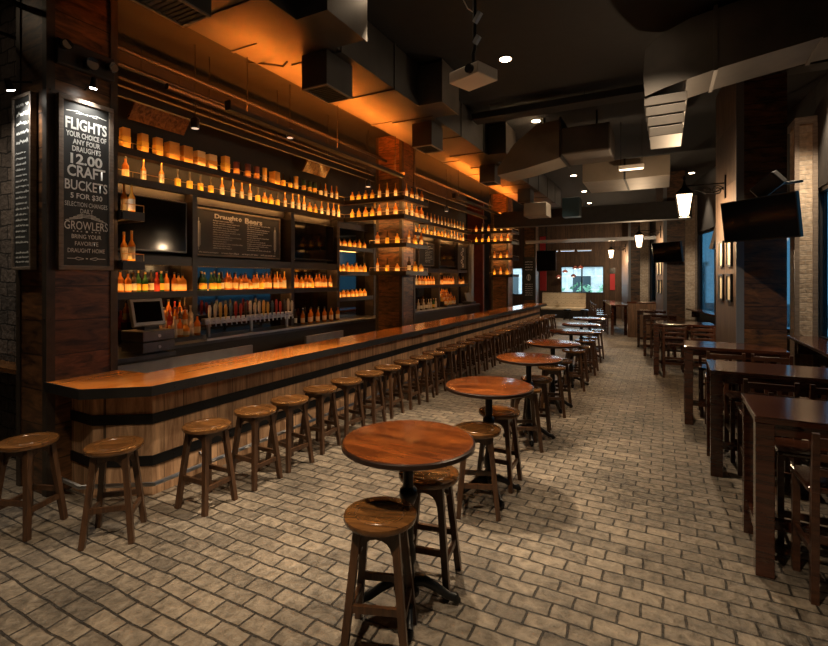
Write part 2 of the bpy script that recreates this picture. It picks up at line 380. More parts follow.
for (x0, x1, y0, top, lab) in ((2.02,2.26,10.2,4.7,'rough tan brick pier between the windows, beside the tilted television'),
                               (.62,.96,18.1,4.7,'rough tan brick pier behind the second planked pier'),
                               (-1.02,-.60,25.45,4.9,'rough tan brick pier behind the third planked pier')):
    o = empty('column', ((x0+x1)/2, y0, 0), 0, lab, 'column', 'brick piers along the window wall', 'structure')
    h = (x1-x0)/2
    MB().box(-h, h, 0, .5, 0, top).build('column_body', M['rustic_brick'], o)
    MB().box(-h-.03, h+.03, -.03, .53, top, top+.12).build('column_cap', M['boardframe'], o)
    for sx in (-1, 1): MB().box(sx*(h-.03), sx*(h+.035), -.035, .03, 0, top).build('edge_board', M['boardframe'], o)
# stone-wall ledge
tag(MB().box(-8.6, -5.80, 2.50, 2.72, 1.06, 1.12, bev=.008).build('wall_ledge', M['seatwood']), 'narrow wooden drink ledge fixed to the dark stone wall', 'ledge')
# ------------------------------------------------------------------ bar counter
bar = empty('bar_counter', (0,0,0), 0, 'long bar counter with orange top and iron-banded stave front', 'bar')
YE = 19.3
outer = [(-5.22,2.36),(-4.57,2.34),(-4.12,2.72),(-4.12,YE)]
inner = [(-4.80,YE),(-4.80,3.10),(-5.195,3.06),(-5.195,2.37)]
MB().prism([(-5.195,2.372),(-4.572,2.352),(-4.132,2.724),(-4.132,YE-.012)] + [(-4.788,YE-.012),(-4.788,3.09),(-5.195,3.05)], 1.055, 1.1).build('countertop', M['bartop'], bar)
def strip_along(mb, pts, th, z0, z1):
    """a band of thickness th outside a polyline (walking with the outside on the right)"""
    P = [Vector(p) for p in pts]; off = []
    for i, p in enumerate(P):
        ds = []
        if i: ds.append((P[i]-P[i-1]).normalized())
        if i < len(P)-1: ds.append((P[i+1]-P[i]).normalized())
        ns = [Vector((d.y, -d.x)) for d in ds]
        n = sum(ns, Vector((0,0)))
        n = n.normalized() / max(.3, (n.normalized()).dot(ns[0]))
        off.append(p + n*th)
    for i in range(len(P)-1):
        mb.prism([tuple(P[i]), tuple(P[i+1]), tuple(off[i+1]), tuple(off[i])], z0, z1)
    return off
tr = MB(); strip_along(tr, [(-5.20,2.372),(-4.572,2.352),(-4.132,2.724),(-4.132,YE)], .014, 1.012, 1.103)
tr.box(-4.802, -4.118, YE-.012, YE+.004, 1.012, 1.103)
for i in range(70):
    y = 2.95 + i*.235; tr.tube([(-4.119,y,1.055),(-4.112,y,1.055)], .010, 6)
tr.build('edge_trim', M['bartrim'], bar)
FP = [(-5.20,2.60),(-4.80,2.58),(-4.35,2.88),(-4.35,YE-.2)]
ft = MB(); ft.prism(FP + [(-4.75,YE-.2),(-4.75,3.15),(-5.20,3.05)], .0, 1.055)
ft.build('front_panel', M['barfront'], bar)
for z in (.335, .735):
    bd = MB(); strip_along(bd, FP, .012, z-.048, z+.048)
    for i in range(46): bd.tube([(-4.338, 3.1+i*.35, z),(-4.33, 3.1+i*.35, z)], .011, 6)
    bd.build('iron_band', M['band'], bar)
fr = MB(); off = strip_along(MB(), FP, .13, 0, .1)
fr.tube([(p.x, p.y, .16) for p in off], .022, 8)
fr.build('foot_rail', M['steel'], bar, smooth=True)
for i in range(10):
    y = 3.4 + i*1.7; MB().tube([(-4.35,y,.25),(-4.22,y,.16)], .014, 6).build('rail_bracket', M['steel'], bar)
# ------------------------------------------------------------------ back bar cabinet
bb = empty('back_bar', (0,0,0), 0, 'dark wooden back bar frame with mirrors and counter', 'back bar')
fm = MB()
def hrail(y0, y1, z0, z1, x1=-6.58): fm.box(XW, x1, y0, y1, z0, z1)
for y0, y1 in ((3.06,17.3),):
    hrail(y0, y1, 3.30, 3.42, -6.74); hrail(y0, 8.84, 2.32, 2.42); hrail(10.36, y1, 2.32, 2.42)
for y0, y1 in ((3.5,5.0),(5.1,7.24),(7.34,8.75),(12.35,14.29),(14.39,15.9)):
    fm.box(-6.58,-6.57,y0,y1,2.285,2.42)
    MB().box(-6.612,-6.60,y0+.02,y1-.02,2.308,2.319).build('led_strip', M['ledunder'], bb)  # strips added under the rail to light the mirror-shelf bottles from above
fm.build('frame_rails', M['frame'], bb)
for y in (5.05, 7.29, 8.80, 10.35, 12.3, 14.34, 15.95, 16.95):
    MB().box(XW, -6.56, y-.045, y+.045, 1.1, 3.42).build('frame_post', M['frame'], bb)
MB().box(XW, -6.84, 3.06, 9.99, 1.1, 2.32).build('mirror', M['mirror'], bb)
MB().box(XW, -6.84, 10.0, 16.9, 1.1, 2.32).build('mirror', M['mirror'], bb)
MB().box(XW, -6.84, 8.85, 10.25, 2.42, 3.30).build('mirror', M['mirror'], bb)
MB().box(XW+.01, -6.83, 3.06, 9.99, 3.42, 5.0).build('upper_panel', M['grille'], bb)
MB().box(XW+.01, -6.83, 10.0, 17.3, 3.42, 5.0).build('upper_panel', M['grille'], bb)
ct = MB().box(XW, -6.12, 3.06, 10.0, 0, 1.10).box(XW, -6.12, 10.0, 17.0, 0, 1.10).box(XW, -5.75, 3.06, 4.05, 0, 1.08)
ct.build('cabinet', M['frame'], bb)
MB().box(XW, -6.08, 4.0, 10.0, 1.10, 1.145).box(XW, -6.08, 10.0, 17.0, 1.10, 1.145).box(XW, -5.7, 3.06, 4.1, 1.08, 1.13).build('counter', M['darksteel'], bb)
MB().box(-6.14, -6.09, 4.9, 9.2, 1.145, 1.175).box(-6.14,-6.09,10.1,16.9,1.145,1.175).build('drip_ledge', M['steel'], bb)
# bartender station behind the counter
for (y0, y1, nm) in ((3.25,5.35,'steel bartender sink station beside the cash drawers'), (6.6,7.7,'steel ice well behind the middle of the counter')):
    st = empty('bar_sink', (-5.40,(y0+y1)/2,0), 0, nm, 'sink')
    h = (y1-y0)/2
    b_ = MB().box(-.24, .24, -h, h, .78, .93); b_.build('basin', M['darksteel'], st)
    MB().box(-.26, -.22, -h, h, .78, 1.06).build('splashback', M['steel'], st)
    MB().box(.19, .27, -h, h, .93, .965).build('rim', M['steel'], st)
    for sx in (-.2,.2):
        for sy in (-h+.05, h-.05): MB().tube([(sx,sy,0),(sx,sy,.79)], .018).build('leg', M['steel'], st)
# ------------------------------------------------------------------ shelves
def shelf(path, depth, z, label, group, led='led', rail=True, th=.05, name='wall_shelf', inset=.02, under=True):
    """open shelf: path = front edge walked with the front on the right hand; depth goes to the left"""
    o = empty(name, (path[0][0], path[0][1], z), 0, label, 'shelf', group)
    b0 = Vector(path[0]); P = [Vector(p)-b0 for p in path]
    mb = MB(); strip_along(mb, [tuple(p) for p in P[::-1]], depth, -th, 0)
    mb.build('board', M['shelfwood'], o)
    lip = MB(); strip_along(lip, [tuple(p) for p in P], .012, -th-.028, .018); 
    for a_, b_2, sg in ((P[0],P[1],1),(P[-1],P[-2],-1)):
        d_ = (b_2-a_).normalized()*sg; n_ = Vector((-d_.y, d_.x)); e_ = -d_*sg*.012
        lip.prism([tuple(a_), tuple(a_+n_*depth), tuple(a_+n_*depth+e_), tuple(a_+e_)], -th-.028, .022)
    lip.build('front_lip', M['frame'], o)
    ls = MB(); q = strip_along(MB(), [tuple(p) for p in P[::-1]], inset, 0, 1)[::-1]
    strip_along(ls, [tuple(p) for p in q[::-1]], .012, .002, .012)
    ls.build('led_strip', M[led], o)
    if under:
        us = MB(); strip_along(us, [tuple(p) for p in q[::-1]], .012, -th-.009, -th-.001); us.build('led_strip', M['ledunder'], o)  # hidden strip added to light bottles and boards below the shelf
    if rail:
        rl = MB(); rl.tube([(p.x, p.y, .095) for p in P], .005, 6)
        for i in range(len(P)-1):
            L = (P[i+1]-P[i]).length; n = max(1, int(L/.9))
            for k in range(n+1):
                c = P[i].lerp(P[i+1], k/n); rl.tube([(c.x, c.y, 0), (c.x, c.y, .095)], .004, 5)
        rl.build('guard_rail', M['railbrass'], o)
    return o
M['railbrass'] = plain('shelf_rail', (.6,.42,.22), .3, 1.0)
GS = 'long bottle shelves of the back bar'
SX = -6.56
ZT, ZS, ZM = 3.88, 3.48, 1.88
# walking +y along x=-6.56 puts the room on the right
wrap = [(SX,3.06),(SX,9.02),(-4.98,9.02),(-4.98,10.28),(SX,10.28)]
shelf([(SX,3.06),(SX,9.02),(-4.98,9.02),(-4.98,10.24)], .26, ZT, 'topmost long shelf from chalkboard column, turning round the middle column', GS)
shelf([(SX,3.06),(SX,9.02),(-4.98,9.02),(-4.98,10.24)], .26, ZS, 'second long shelf above the televisions, turning round the middle column', GS)
shelf([(SX,10.3),(SX,17.28),(-4.98,17.28),(-4.98,18.3)], .26, ZT, 'topmost shelf of the far bay, turning round the end column', GS)
shelf([(SX,10.3),(SX,17.28),(-4.98,17.28),(-4.98,18.3)], .26, ZS, 'second shelf of the far bay, turning round the end column', GS)
GM = 'lit mirror shelves of the back bar'
shelf([(SX,3.06),(SX,5.0)], .26, ZM, 'lit mirror shelf under the first television', GM, 'ledlow', False)
shelf([(SX,5.1),(SX,7.24)], .26, ZM, 'lit mirror shelf under the wide chalkboard', GM, 'ledlow', False)
shelf([(SX,7.34),(SX,8.75)], .26, ZM, 'lit mirror shelf under the second television', GM, 'ledlow', False)
shelf([(SX,12.35),(SX,14.29)], .26, ZM, 'lit mirror shelf under the small far chalkboard', GM, 'ledlow', False)
shelf([(SX,14.39),(SX,15.90)], .26, ZM, 'lit mirror shelf under the far television', GM, 'ledlow', False)
shelf([(SX,16.0),(SX,16.9)], .26, ZM, 'lit mirror shelf under the painted far panel', GM, 'ledlow', False)
GN = 'short niche shelves beside the middle column'
for z, w_ in ((2.83,'upper'),(2.24,'middle'),(1.64,'lowest')):
    shelf([(SX,8.86),(SX,10.25)], .26, z, w_+' short niche shelf between second television and middle column', GN, 'ledlow', False)
GC = 'short shelves wrapped round the columns'
for z, w_ in ((2.86,'upper'),(2.24,'lower')):
    shelf([(-5.92,9.12),(-4.98,9.12),(-4.98,10.2)], .2, z, w_+' short shelf wrapped round the middle column', GC, 'ledlow', True, under=(z > 2.5))
    shelf([(-5.86,17.38),(-4.98,17.38),(-4.98,18.3)], .2, z, w_+' short shelf wrapped round the end column', GC, 'ledlow', True, under=(z > 2.5))
for z, w_ in ((2.80,'upper'),(2.26,'lower')):
    shelf([(-5.14,3.06),(-5.14,3.30)], .62, z, w_+' short shelf behind the chalkboard column', GC, 'ledlow', True)
# ------------------------------------------------------------------ bottles
G = {
 'amber': glow_glass('amber_spirit', (.62,.22,.03)), 'gold': glow_glass('golden_spirit', (.80,.40,.07)), 'dark': glow_glass('dark_glass', (.07,.04,.02), .3),
 'green': glow_glass('green_glass', (.035,.13,.035), .35), 'clear': glow_glass('pale_glass', (.55,.50,.42), .5), 'red': glow_glass('red_spirit', (.42,.05,.02), .45),
 'pale': plain('cream_label', (.75,.60,.36), .7), 'whitel': plain('white_label', (.72,.68,.60), .7), 'yel': plain('yellow_label', (.85,.55,.10), .7),
 'black': plain('black_cap', (.012,.012,.012), .4), 'goldcap': plain('gold_cap', (.6,.36,.10), .35, .8), 'redcap': plain('red_cap', (.45,.03,.03), .4),
 'boxtan': plain('tan_carton', (.72,.38,.10), .6, vary=.2), 'boxpale': plain('pale_carton', (.75,.60,.40), .6, vary=.15), 'boxplum': plain('plum_tube', (.14,.05,.06), .45, vary=.3),
 'tubegold': plain('gold_tube', (.80,.45,.10), .45, vary=.2), 'tubegreen': plain('dark_green_tube', (.03,.07,.04), .45, vary=.3), 'labelred': plain('red_label', (.5,.05,.04), .7)}
KIND = {}
def bottle_kind(key, name, r, h, body, lab, cap, square=False, neck=.32, labz=(.12,.42), desc=''):
    o = empty('__', (0,0,0)); bpy.data.objects.remove(o)
    n = 4 if square else 10
    k = 1.25 if square else 1.0; rt = math.pi/4 if square else 0
    hn = h*(1-neck)
    mb = MB(); mb.lathe([(r*.86*k,0),(r*k,.008),(r*k,hn*.86),(r*.8*k,hn*.94),(r*.36,hn+.02),(r*.30,h*.93),(r*.30,h*.95)], n, rot=rt)
    b = mb.build(name, G[body], smooth=not square)
    lb = MB()
    rr = r*k*1.015
    lb.lathe([(rr,h*labz[0]),(rr,h*labz[1])], n, rot=rt); lb.build('paper_label', G[lab], b)
    MB().lathe([(r*.36,h*.90),(r*.36,h),(r*.25,h+.002)], 8).build('cap', G[cap], b)
    KIND[key] = (b, desc); return b
def box_kind(key, name, w, h, mat, band, desc):
    b = MB().box(-w/2, w/2, -w/2, w/2, 0, h, bev=.004).build(name, G[mat])
    MB().box(-w/2-.002, w/2+.002, -w/2-.002, w/2+.002, h*.30, h*.62).build('printed_band', G[band], b)
    KIND[key] = (b, desc)
def tube_kind(key, name, r, h, mat, band, cap, desc):
    b = MB().lathe([(r,0),(r,h*.92)], 12).build(name, G[mat], smooth=True)
    MB().lathe([(r*1.02,h*.25),(r*1.02,h*.55)], 12).build('printed_band', G[band], b, smooth=True)
    MB().lathe([(r*1.04,h*.92),(r*1.04,h)], 12).build('lid', G[cap], b, smooth=True)
    KIND[key] = (b, desc)
bottle_kind('A', 'liquor_bottle', .043, .285, 'amber', 'pale', 'black', desc='round amber bottle')
bottle_kind('S', 'liquor_bottle', .034, .30, 'gold', 'whitel', 'goldcap', neck=.36, labz=(.10,.50), desc='slim golden bottle')
bottle_kind('L', 'liquor_bottle', .042, .27, 'dark', 'yel', 'black', neck=.46, labz=(.03,.50), desc='yellow-labelled long-necked dark bottle')
bottle_kind('Q', 'liquor_bottle', .042, .25, 'gold', 'pale', 'black', True, .28, desc='square golden bottle')
bottle_kind('Y', 'liquor_bottle', .047, .23, 'gold', 'yel', 'black', neck=.36, labz=(.05,.5), desc='yellow-labelled squat golden bottle')
bottle_kind('D', 'liquor_bottle', .038, .30, 'dark', 'whitel', 'black', desc='dark white-labelled bottle')
bottle_kind('G', 'liquor_bottle', .039, .28, 'green', 'yel', 'goldcap', desc='green yellow-labelled bottle')
bottle_kind('C', 'liquor_bottle', .037, .29, 'clear', 'whitel', 'whitel', desc='clear white-labelled bottle')
bottle_kind('R', 'liquor_bottle', .041, .26, 'red', 'labelred', 'redcap', desc='reddish red-labelled bottle')
bottle_kind('P', 'liquor_bottle', .050, .17, 'gold', 'pale', 'goldcap', neck=.25, desc='short round golden bottle')
box_kind('b', 'gift_box', .10, .27, 'boxtan', 'yel', 'tan gift box')
box_kind('B', 'gift_box', .15, .26, 'boxtan', 'boxtan', 'wide tan gift box')
box_kind('w', 'gift_box', .14, .24, 'boxpale', 'boxtan', 'pale gift box')
tube_kind('t', 'gift_tube', .05, .25, 'boxplum', 'boxtan', 'boxplum', 'plum gift tube')
tube_kind('T', 'gift_tube', .045, .28, 'tubegold', 'pale', 'tubegold', 'golden gift tube')
tube_kind('g', 'gift_tube', .045, .26, 'tubegreen', 'tubegold', 'black', 'dark green gift tube')
CATS = {'liquor_bottle': 'bottle', 'gift_box': 'box', 'gift_tube': 'tube'}
used = set()
def put(key, x, y, z, label, group):
    b, d = KIND[key]
    if key in used: o = copy_tree(b)
    else: o = b; used.add(key)
    o.location = (x, y, z)
    o.rotation_euler = (0,0, random.uniform(-.12,.12) if key in 'bBwQ' else random.uniform(-3,3))
    s = random.uniform(.95, 1.05); o.scale = (s*1.04, s*1.04, s*random.uniform(1.08,1.15))
    tag(o, label.replace('@', d), CATS[o.name.split('.')[0]], group)
    return o
def row(keys, pts, z, ref, where, group):
    for i, (k, p) in enumerate(zip(keys, pts)):
        put(k, p[0], p[1], z+.001, '@, %s from %s on %s' % (ORD[i], ref, where), group)
BX = -6.69
Tys = [4.02,4.28,4.51,4.74,4.98,5.22,5.45,5.75,5.99,6.25,6.46,6.66,6.92,7.16,7.36,7.53,7.77,7.96,8.12,8.33,8.5,8.72,8.9]
Sys = [4.03,4.29,4.57,4.84,5.05,5.25,5.45,5.68,5.91,6.11,6.3,6.49,6.66,6.82,7.0,7.21,7.43,7.61,7.78,7.96,8.14,8.36,8.59,8.79,8.98]
Tk = 'bbbBBwwbtttTBLLTgggDSSS'
Sk = 'ASSLLLLSSSSLYYLSSSSYYSSSS'
row(Tk, [(BX,y) for y in Tys], ZT, 'the chalkboard column', 'topmost long shelf', 'bottles and boxes on the topmost long shelf')
row(Sk, [(BX,y) for y in Sys], ZS, 'the chalkboard column', 'second long shelf', 'bottles on the second long shelf')
wp = [(-6.42,9.15),(-6.24,9.15),(-6.05,9.15),(-5.87,9.15),(-5.68,9.15),(-5.47,9.15),(-5.26,9.15),(-5.09,9.35),(-5.09,9.6),(-5.09,9.85),(-5.09,10.1)]
row('YYYYSSSSASA', wp, ZT, 'the inner corner', 'the column-wrapping topmost shelf', 'bottles round the middle column, topmost')
row('YYYYASASSAA', wp, ZS, 'the inner corner', 'the column-wrapping second shelf', 'bottles round the middle column, second')
fy = [10.6+.28*i for i in range(23)]
row('QQQQQQBBSSSSSSSSSSSSSSS', [(BX,y) for y in fy], ZT, 'the middle column', 'topmost far-bay shelf', 'bottles on the topmost far-bay shelf')
row('SSYSSLYYYSYSLSYYSYSSSYS', [(BX,y) for y in fy], ZS, 'the middle column', 'second far-bay shelf', 'bottles on the second far-bay shelf')
ep = [(-6.4,17.4),(-6.15,17.4),(-5.9,17.4),(-5.65,17.4),(-5.4,17.4),(-5.15,17.4)]
row('ASAASA', ep, ZT, 'the inner corner', 'the end column topmost shelf', 'bottles round the end column, topmost')
row('YLYYAA', ep, ZS, 'the inner corner', 'the end column second shelf', 'bottles round the end column, second')
for z, w_, ks in ((2.86,'upper','ALYSYA'),(2.24,'lower','SLPDYP')):
    row(ks, [(-5.78,9.23),(-5.52,9.23),(-5.26,9.23),(-5.08,9.45),(-5.08,9.75),(-5.08,10.05)], z, 'the niche side', 'middle column\'s '+w_+' short shelf', 'bottles on the short shelves of the middle column, '+w_)
    row('AYA' if z > 2.5 else 'YAY', [(-5.70,17.48),(-5.45,17.48),(-5.2,17.48)], z, 'the red passage', 'end column\'s '+w_+' short shelf', 'bottles on the short shelves of the end column, '+w_)
for z, w_ in ((2.80,'upper'),(2.26,'lower')):
    row('SS', [(-5.2,3.20),(-5.34,3.20)], z, 'the counter side', 'that column\'s '+w_+' short shelf', 'bottles behind the chalkboard column, '+w_)
def spread(n, y0, y1): return [y0+(y1-y0)*(i+.5)/n + random.uniform(-.012,.012) for i in range(n)]
for ks, y0, y1, wh in (('ADAADGGDRGAAQQ',3.75,4.98,'first-television shelf'),('GGGGGGDAAAQAAPAAYAAAASAS',5.12,7.22,'wide-chalkboard shelf'),
                       ('AAQAAYAAAAA',7.40,8.70,'second-television shelf')):
    row(ks, [(BX+random.uniform(-.03,.03),y) for y in spread(len(ks),y0,y1)], ZM, 'the chalkboard column', wh, 'bottles on the lit '+wh)
for ks, y0, y1, wh in (('AACAAQAAA',12.4,14.25,'far-chalkboard shelf'),('AAPAAAAQA',14.4,15.88,'far-television shelf'),('AAPA',16.05,16.85,'painted-panel shelf')):
    row(ks, [(BX,y) for y in spread(len(ks),y0,y1)], ZM, 'the middle column', wh, 'bottles on the lit '+wh)
for z, w_, ks in ((2.83,'upper','PPYPYP'),(2.24,'middle','YPYPYPY'),(1.64,'lowest','PPPPPPP')):
    row(ks, [(BX,y) for y in spread(len(ks),8.90,10.15)], z, 'the second television', w_+' niche shelf', 'small bottles on the %s niche shelf' % w_)
# tiered bottle stands on the counter
def riser(x, y, n, label):
    o = empty('bottle_riser', (x, y, 1.146), 0, label, 'riser')
    for k in range(3):
        MB().box(-.42+.14*k, -.28+.14*k, -.42, .42, 0, .30-.12*k).build('step', M['frame'], o)
    return o
for (y, ks, wh) in ((4.60, ('AARAPARAD','RAPARADAC','DRCPCAPCA'), 'near'), (14.9, ('AAYAAAYAA','YAAAPAAYA','AYPAYAAPA'), 'far')):
    riser(-6.35, y, 9, 'dark three-step bottle riser on the %s counter' % ('cash-drawer' if wh == 'near' else 'far'))
    for k in range(3):
        ref = 'the chalkboard column' if wh == 'near' else 'the middle column'
        st = ('back','middle','front')[k]
        row(ks[k], [(-6.70+.14*k, yy) for yy in spread(9, y-.42, y+.42)], 1.146+.30-.12*k, ref, '%s %s-riser step' % (st, 'cash-drawer' if wh == 'near' else 'far'),
            'bottles on the %s riser, %s step' % (wh, st))
row('DACAAACAAACA', [(-6.66+.09*(i%2), y) for i, y in enumerate(spread(12,7.42,8.85))], 1.146, 'the taps', 'the second-television counter', 'bottles standing on the counter past the taps')
row('CDCDCCGC', [(-6.45, y) for y in spread(8,12.5,13.9)], 1.146, 'the middle column', 'the far counter', 'bottles standing on the far counter')
# beer taps
tt = empty('beer_tap_tower', (-6.5, 6.15, 1.146), 0, 'long beer tap tower with a row of tap handles', 'beer taps')
MB().box(-.05, .05, -1.0, 1.0, .20, .30, bev=.01).build('tap_rail', M['steel'], tt)
for y in (-.9, 0, .9): MB().tube([(0,y,0),(0,y,.2)], .03).build('post', M['steel'], tt)
hm = [plain('tap_handle_%d' % i, c, .35) for i, c in enumerate(((.6,.6,.58),(.02,.02,.02),(.35,.03,.03),(.05,.12,.2),(.5,.35,.1),(.4,.42,.42)))]
for i in range(19):
    y = -.95+i*.1055
    tp = MB().tube([(.05,y,.25),(.10,y,.25),(.115,y,.17)], .012).build('tap', M['steel'], tt, smooth=True)
    MB().lathe([(.008,0),(.012,.03),(.024,.09),(.026,.20+.02*(i%3)),(.014,.25+.02*(i%3))], 8, c=(.09,y,.265)).build('tap_handle', hm[(i*5+i//3)%6], tp, smooth=True)
# register, drawers, printer
rg = empty('cash_register', (-5.93,3.87,1.146), R(2), 'touch screen register monitor on stacked steel cash drawers', 'register')
rg.scale = (1.12,1.12,1.12)
for z in (0, .125):
    d = MB().box(-.19, .19, -.20, .20, z+.005, z+.12, bev=.006).build('cash_drawer', M['darksteel'], rg)
    MB().tube([(.19,0,z+.06),(.20,0,z+.06)], .018, 10).build('lock', M['steel'], d)
MB().box(-.08,.06,-.09,.09,.25,.29).build('stand', M['tvframe'], rg)
mm = MB(); mm.T = Matrix.Translation((.02,0,.29)) @ Matrix.Rotation(R(-14),4,'Y')
mm.box(-.03,.02,-.20,.20,.0,.32,bev=.01); mon = mm.build('monitor', M['bluesteel'], rg)
ms = MB(); ms.T = Matrix.Translation((.02,0,.29)) @ Matrix.Rotation(R(-14),4,'Y')
ms.box(.0201,.023,-.165,.165,.045,.285); ms.build('screen', M['tv'], mon)
pr = empty('receipt_printer', (-5.85,3.26,1.13), R(5), 'small grey receipt printer beside the cash drawers', 'printer')
MB().box(-.12,.12,-.09,.09,0,.13,bev=.015).build('printer_body', M['darksteel'], pr); MB().box(-.10,.04,-.07,.07,.131,.145,bev=.004).build('printer_lid', M['steel'], pr)
rg2 = empty('cash_register', (-6.3,16.4,1.146), R(-5), 'dark register on the far counter beside the blue post', 'register')
MB().box(-.18,.18,-.2,.2,0,.12,bev=.005).build('cash_drawer', M['darksteel'], rg2)
m2 = MB(); m2.T = Matrix.Translation((0,0,.12)) @ Matrix.Rotation(R(-15),4,'Y'); m2.box(-.03,.02,-.19,.19,0,.32,bev=.01); m2.build('monitor', M['bluesteel'], rg2)
# ------------------------------------------------------------------ televisions and boards on the back bar
def flat(name, origin, right, w, h, parts, label, cat, depth=.05, tilt=0.0, group=None):
    """upright panel: origin = bottom left corner seen from the front, right = unit vector along its width"""
    r = Vector(right).normalized(); o = empty(name, origin, math.atan2(r.y, r.x), label, cat, group)
    return o
def tv(y0, y1, z0, z1, label):
    o = flat('television', (-6.62,y0,z0), (0,1,0), y1-y0, z1-z0, None, label, 'television', group='televisions in the back bar')
    w, h = y1-y0, z1-z0
    MB().box(0, w, 0, .09, 0, h, bev=.008).build('housing', M['tvframe'], o)
    MB().box(.02, w-.02, -.003, .004, .03, h-.02).build('screen', M['tv'], o)
tv(3.55,4.95,2.48,3.28,'black television behind the chalkboard column, above the cash drawers')
tv(7.40,8.70,2.48,3.27,'black television between the wide chalkboard and the niche shelves')
tv(14.46,15.84,2.50,3.26,'black television in the far bay, next to small chalkboard')
def ribbon(mb, pts, w, y=-.002):
    """chalk stroke lying on the board (local x right, z up)"""
    for (x0,z0),(x1,z1) in zip(pts, pts[1:]):
        d = Vector((x1-x0, z1-z0)); L = d.length
        if L < 1e-6: continue
        n = Vector((-d.y, d.x))/L*w/2
        mb._add([(x0+n.x,y,z0+n.y),(x1+n.x,y,z1+n.y),(x1-n.x,y,z1-n.y),(x0-n.x,y,z0-n.y)], [(0,1,2,3)])
def scribble(mb, x0, x1, z, h, w):
    """one line of illegible handwriting"""
    x = x0
    while x < x1:
        L = random.uniform(.05, .16)*(h/.03); L = min(L, x1-x)
        pts = []; n = max(4, int(L/(h*.28)))
        for k in range(n+1):
            zz = z + (h*.5 if k % 2 else 0) + random.uniform(-.1,.5)*h*(.9 if random.random() < .3 else .2)
            pts.append((x + L*k/n, zz))
        ribbon(mb, pts, w); x += L + h*.5
def board(o, w, h, fwid, name='slate'):
    MB().box(fwid, w-fwid, 0, .03, fwid, h-fwid).build(name, M['chalk'], o)
    f = MB().box(0, w, -.015, .04, 0, fwid, bev=.004).box(0, w, -.015, .04, h-fwid, h, bev=.004).box(0, fwid, -.015, .04, fwid, h-fwid, bev=.004).box(w-fwid, w, -.015, .04, fwid, h-fwid, bev=.004)
    f.build('board_frame', M['boardframe'], o)
def text(o, s, cx, cz, w, h, bold=0.0, name='lettering', y=-.002):
    cu = bpy.data.curves.new('lettering', 'FONT'); cu.body = s; cu.offset = bold; cu.fill_mode = 'FRONT'; cu.resolution_u = 3
    t = bpy.data.objects.new('lettering', cu); COL.objects.link(t)
    dg = bpy.context.evaluated_depsgraph_get(); dg.update()
    me = bpy.data.meshes.new_from_object(t.evaluated_get(dg)); bpy.data.objects.remove(t); bpy.data.curves.remove(cu)
    xs = [v.co.x for v in me.vertices]; zs = [v.co.y for v in me.vertices]
    x0, x1, z0, z1 = min(xs), max(xs), min(zs), max(zs)
    for v in me.vertices:
        v.co = Vector((cx + ((v.co.x-x0)/(x1-x0)-.5)*w, y, cz + ((v.co.y-z0)/(z1-z0)-.5)*h))
    me.materials.clear(); me.materials.append(M['chalkline'])
    q = bpy.data.objects.new(name, me); COL.objects.link(q); q.parent = o
    return q
# wide back-bar board
wb = flat('chalkboard', (-6.72,5.10,2.46), (0,1,0), 2.0, .76, None, 'wide chalkboard beer list in the back bar between two televisions', 'chalkboard')
board(wb, 2.0, .80, .03)
text(wb, 'Draught', .70, .675, .50, .10, .035); text(wb, 'Beers', 1.32, .675, .42, .10, .035)
ln = MB(); ribbon(ln, [(1.0,.645),(1.03,.675),(1.0,.705),(.97,.675),(1.0,.645)], .02)
for x in (.42, 1.16):
    for i in range(13): scribble(ln, x, x+random.uniform(.25,.64), .60-.0385*i, .024, .010)
for x in (.14, 1.86):
    ribbon(ln, [(x,.15),(x,.57)], .03); ribbon(ln, [(x-.03,.18),(x-.03,.54)], .006); ribbon(ln, [(x+.03,.18),(x+.03,.54)], .006); ribbon(ln, [(x,.10),(x,.63)], .008)
for i in range(4): scribble(ln, .14+.45*i, .52+.45*i, .055, .03, .010)
ln.build('chalk_lettering', M['chalkline'], wb)
# tall board on the aisle face of the first column
fl = flat('chalkboard', (TX+.035,2.46,2.17), (0,1,0), .52, 1.71, None, 'tall chalkboard of flights, buckets and growlers on the column', 'chalkboard')
board(fl, .52, 1.71, .045)
for s_, cz, w, h, bo in (('FLIGHTS',1.45,.39,.115,.03),('YOUR CHOICE OF',1.345,.38,.055,.03),('ANY FOUR',1.275,.26,.052,.03),('DRAUGHTS',1.205,.27,.055,.03),('12.00',1.105,.30,.105,.03),
                        ('CRAFT',.985,.36,.115,.025),('BUCKETS',.845,.40,.10,.015),('5 FOR $30',.735,.30,.062,.02),('SELECTION CHANGES',.655,.40,.045,.0),('DAILY',.59,.12,.045,.0),
                        ('GROWLERS',.445,.41,.085,.005),('BRING YOUR',.335,.28,.042,.01),('FAVORITE',.265,.22,.042,.005),('DRAUGHT HOME',.195,.35,.042,.005)):
    text(fl, s_, .26, cz, w, h, bo)
fn = MB()
for sx in (-1,1):
    ribbon(fn, [(.26+sx*.02,1.565),(.26+sx*.09,1.58),(.26+sx*.19,1.565)], .007); ribbon(fn, [(.26+sx*.05,1.56),(.26+sx*.10,1.558)], .006)
    ribbon(fn, [(.26+sx*.03,.115),(.26+sx*.09,.128),(.26+sx*.11,.115),(.26+sx*.18,.115)], .006); ribbon(fn, [(.26+sx*.03,.11),(.26+sx*.08,.10),(.26+sx*.11,.115)], .005)
    for k in range(4): ribbon(fn, [(.26+sx*.04, .558-.012*k), (.26+sx*(.09+.035*k), .545-.018*k)], .006)
    for k in range(3): ribbon(fn, [(.26+sx*(.045+.035*k),.386),(.26+sx*(.058+.035*k),.386)], .010)
ribbon(fn, [(.25,.386),(.27,.386)], .018); ribbon(fn, [(.25,1.567),(.27,1.567)], .014); ribbon(fn, [(.25,.115),(.27,.115)], .012)
for k in range(3): ribbon(fn, [(.20,.555-.013*k),(.32,.555-.013*k)], .005)
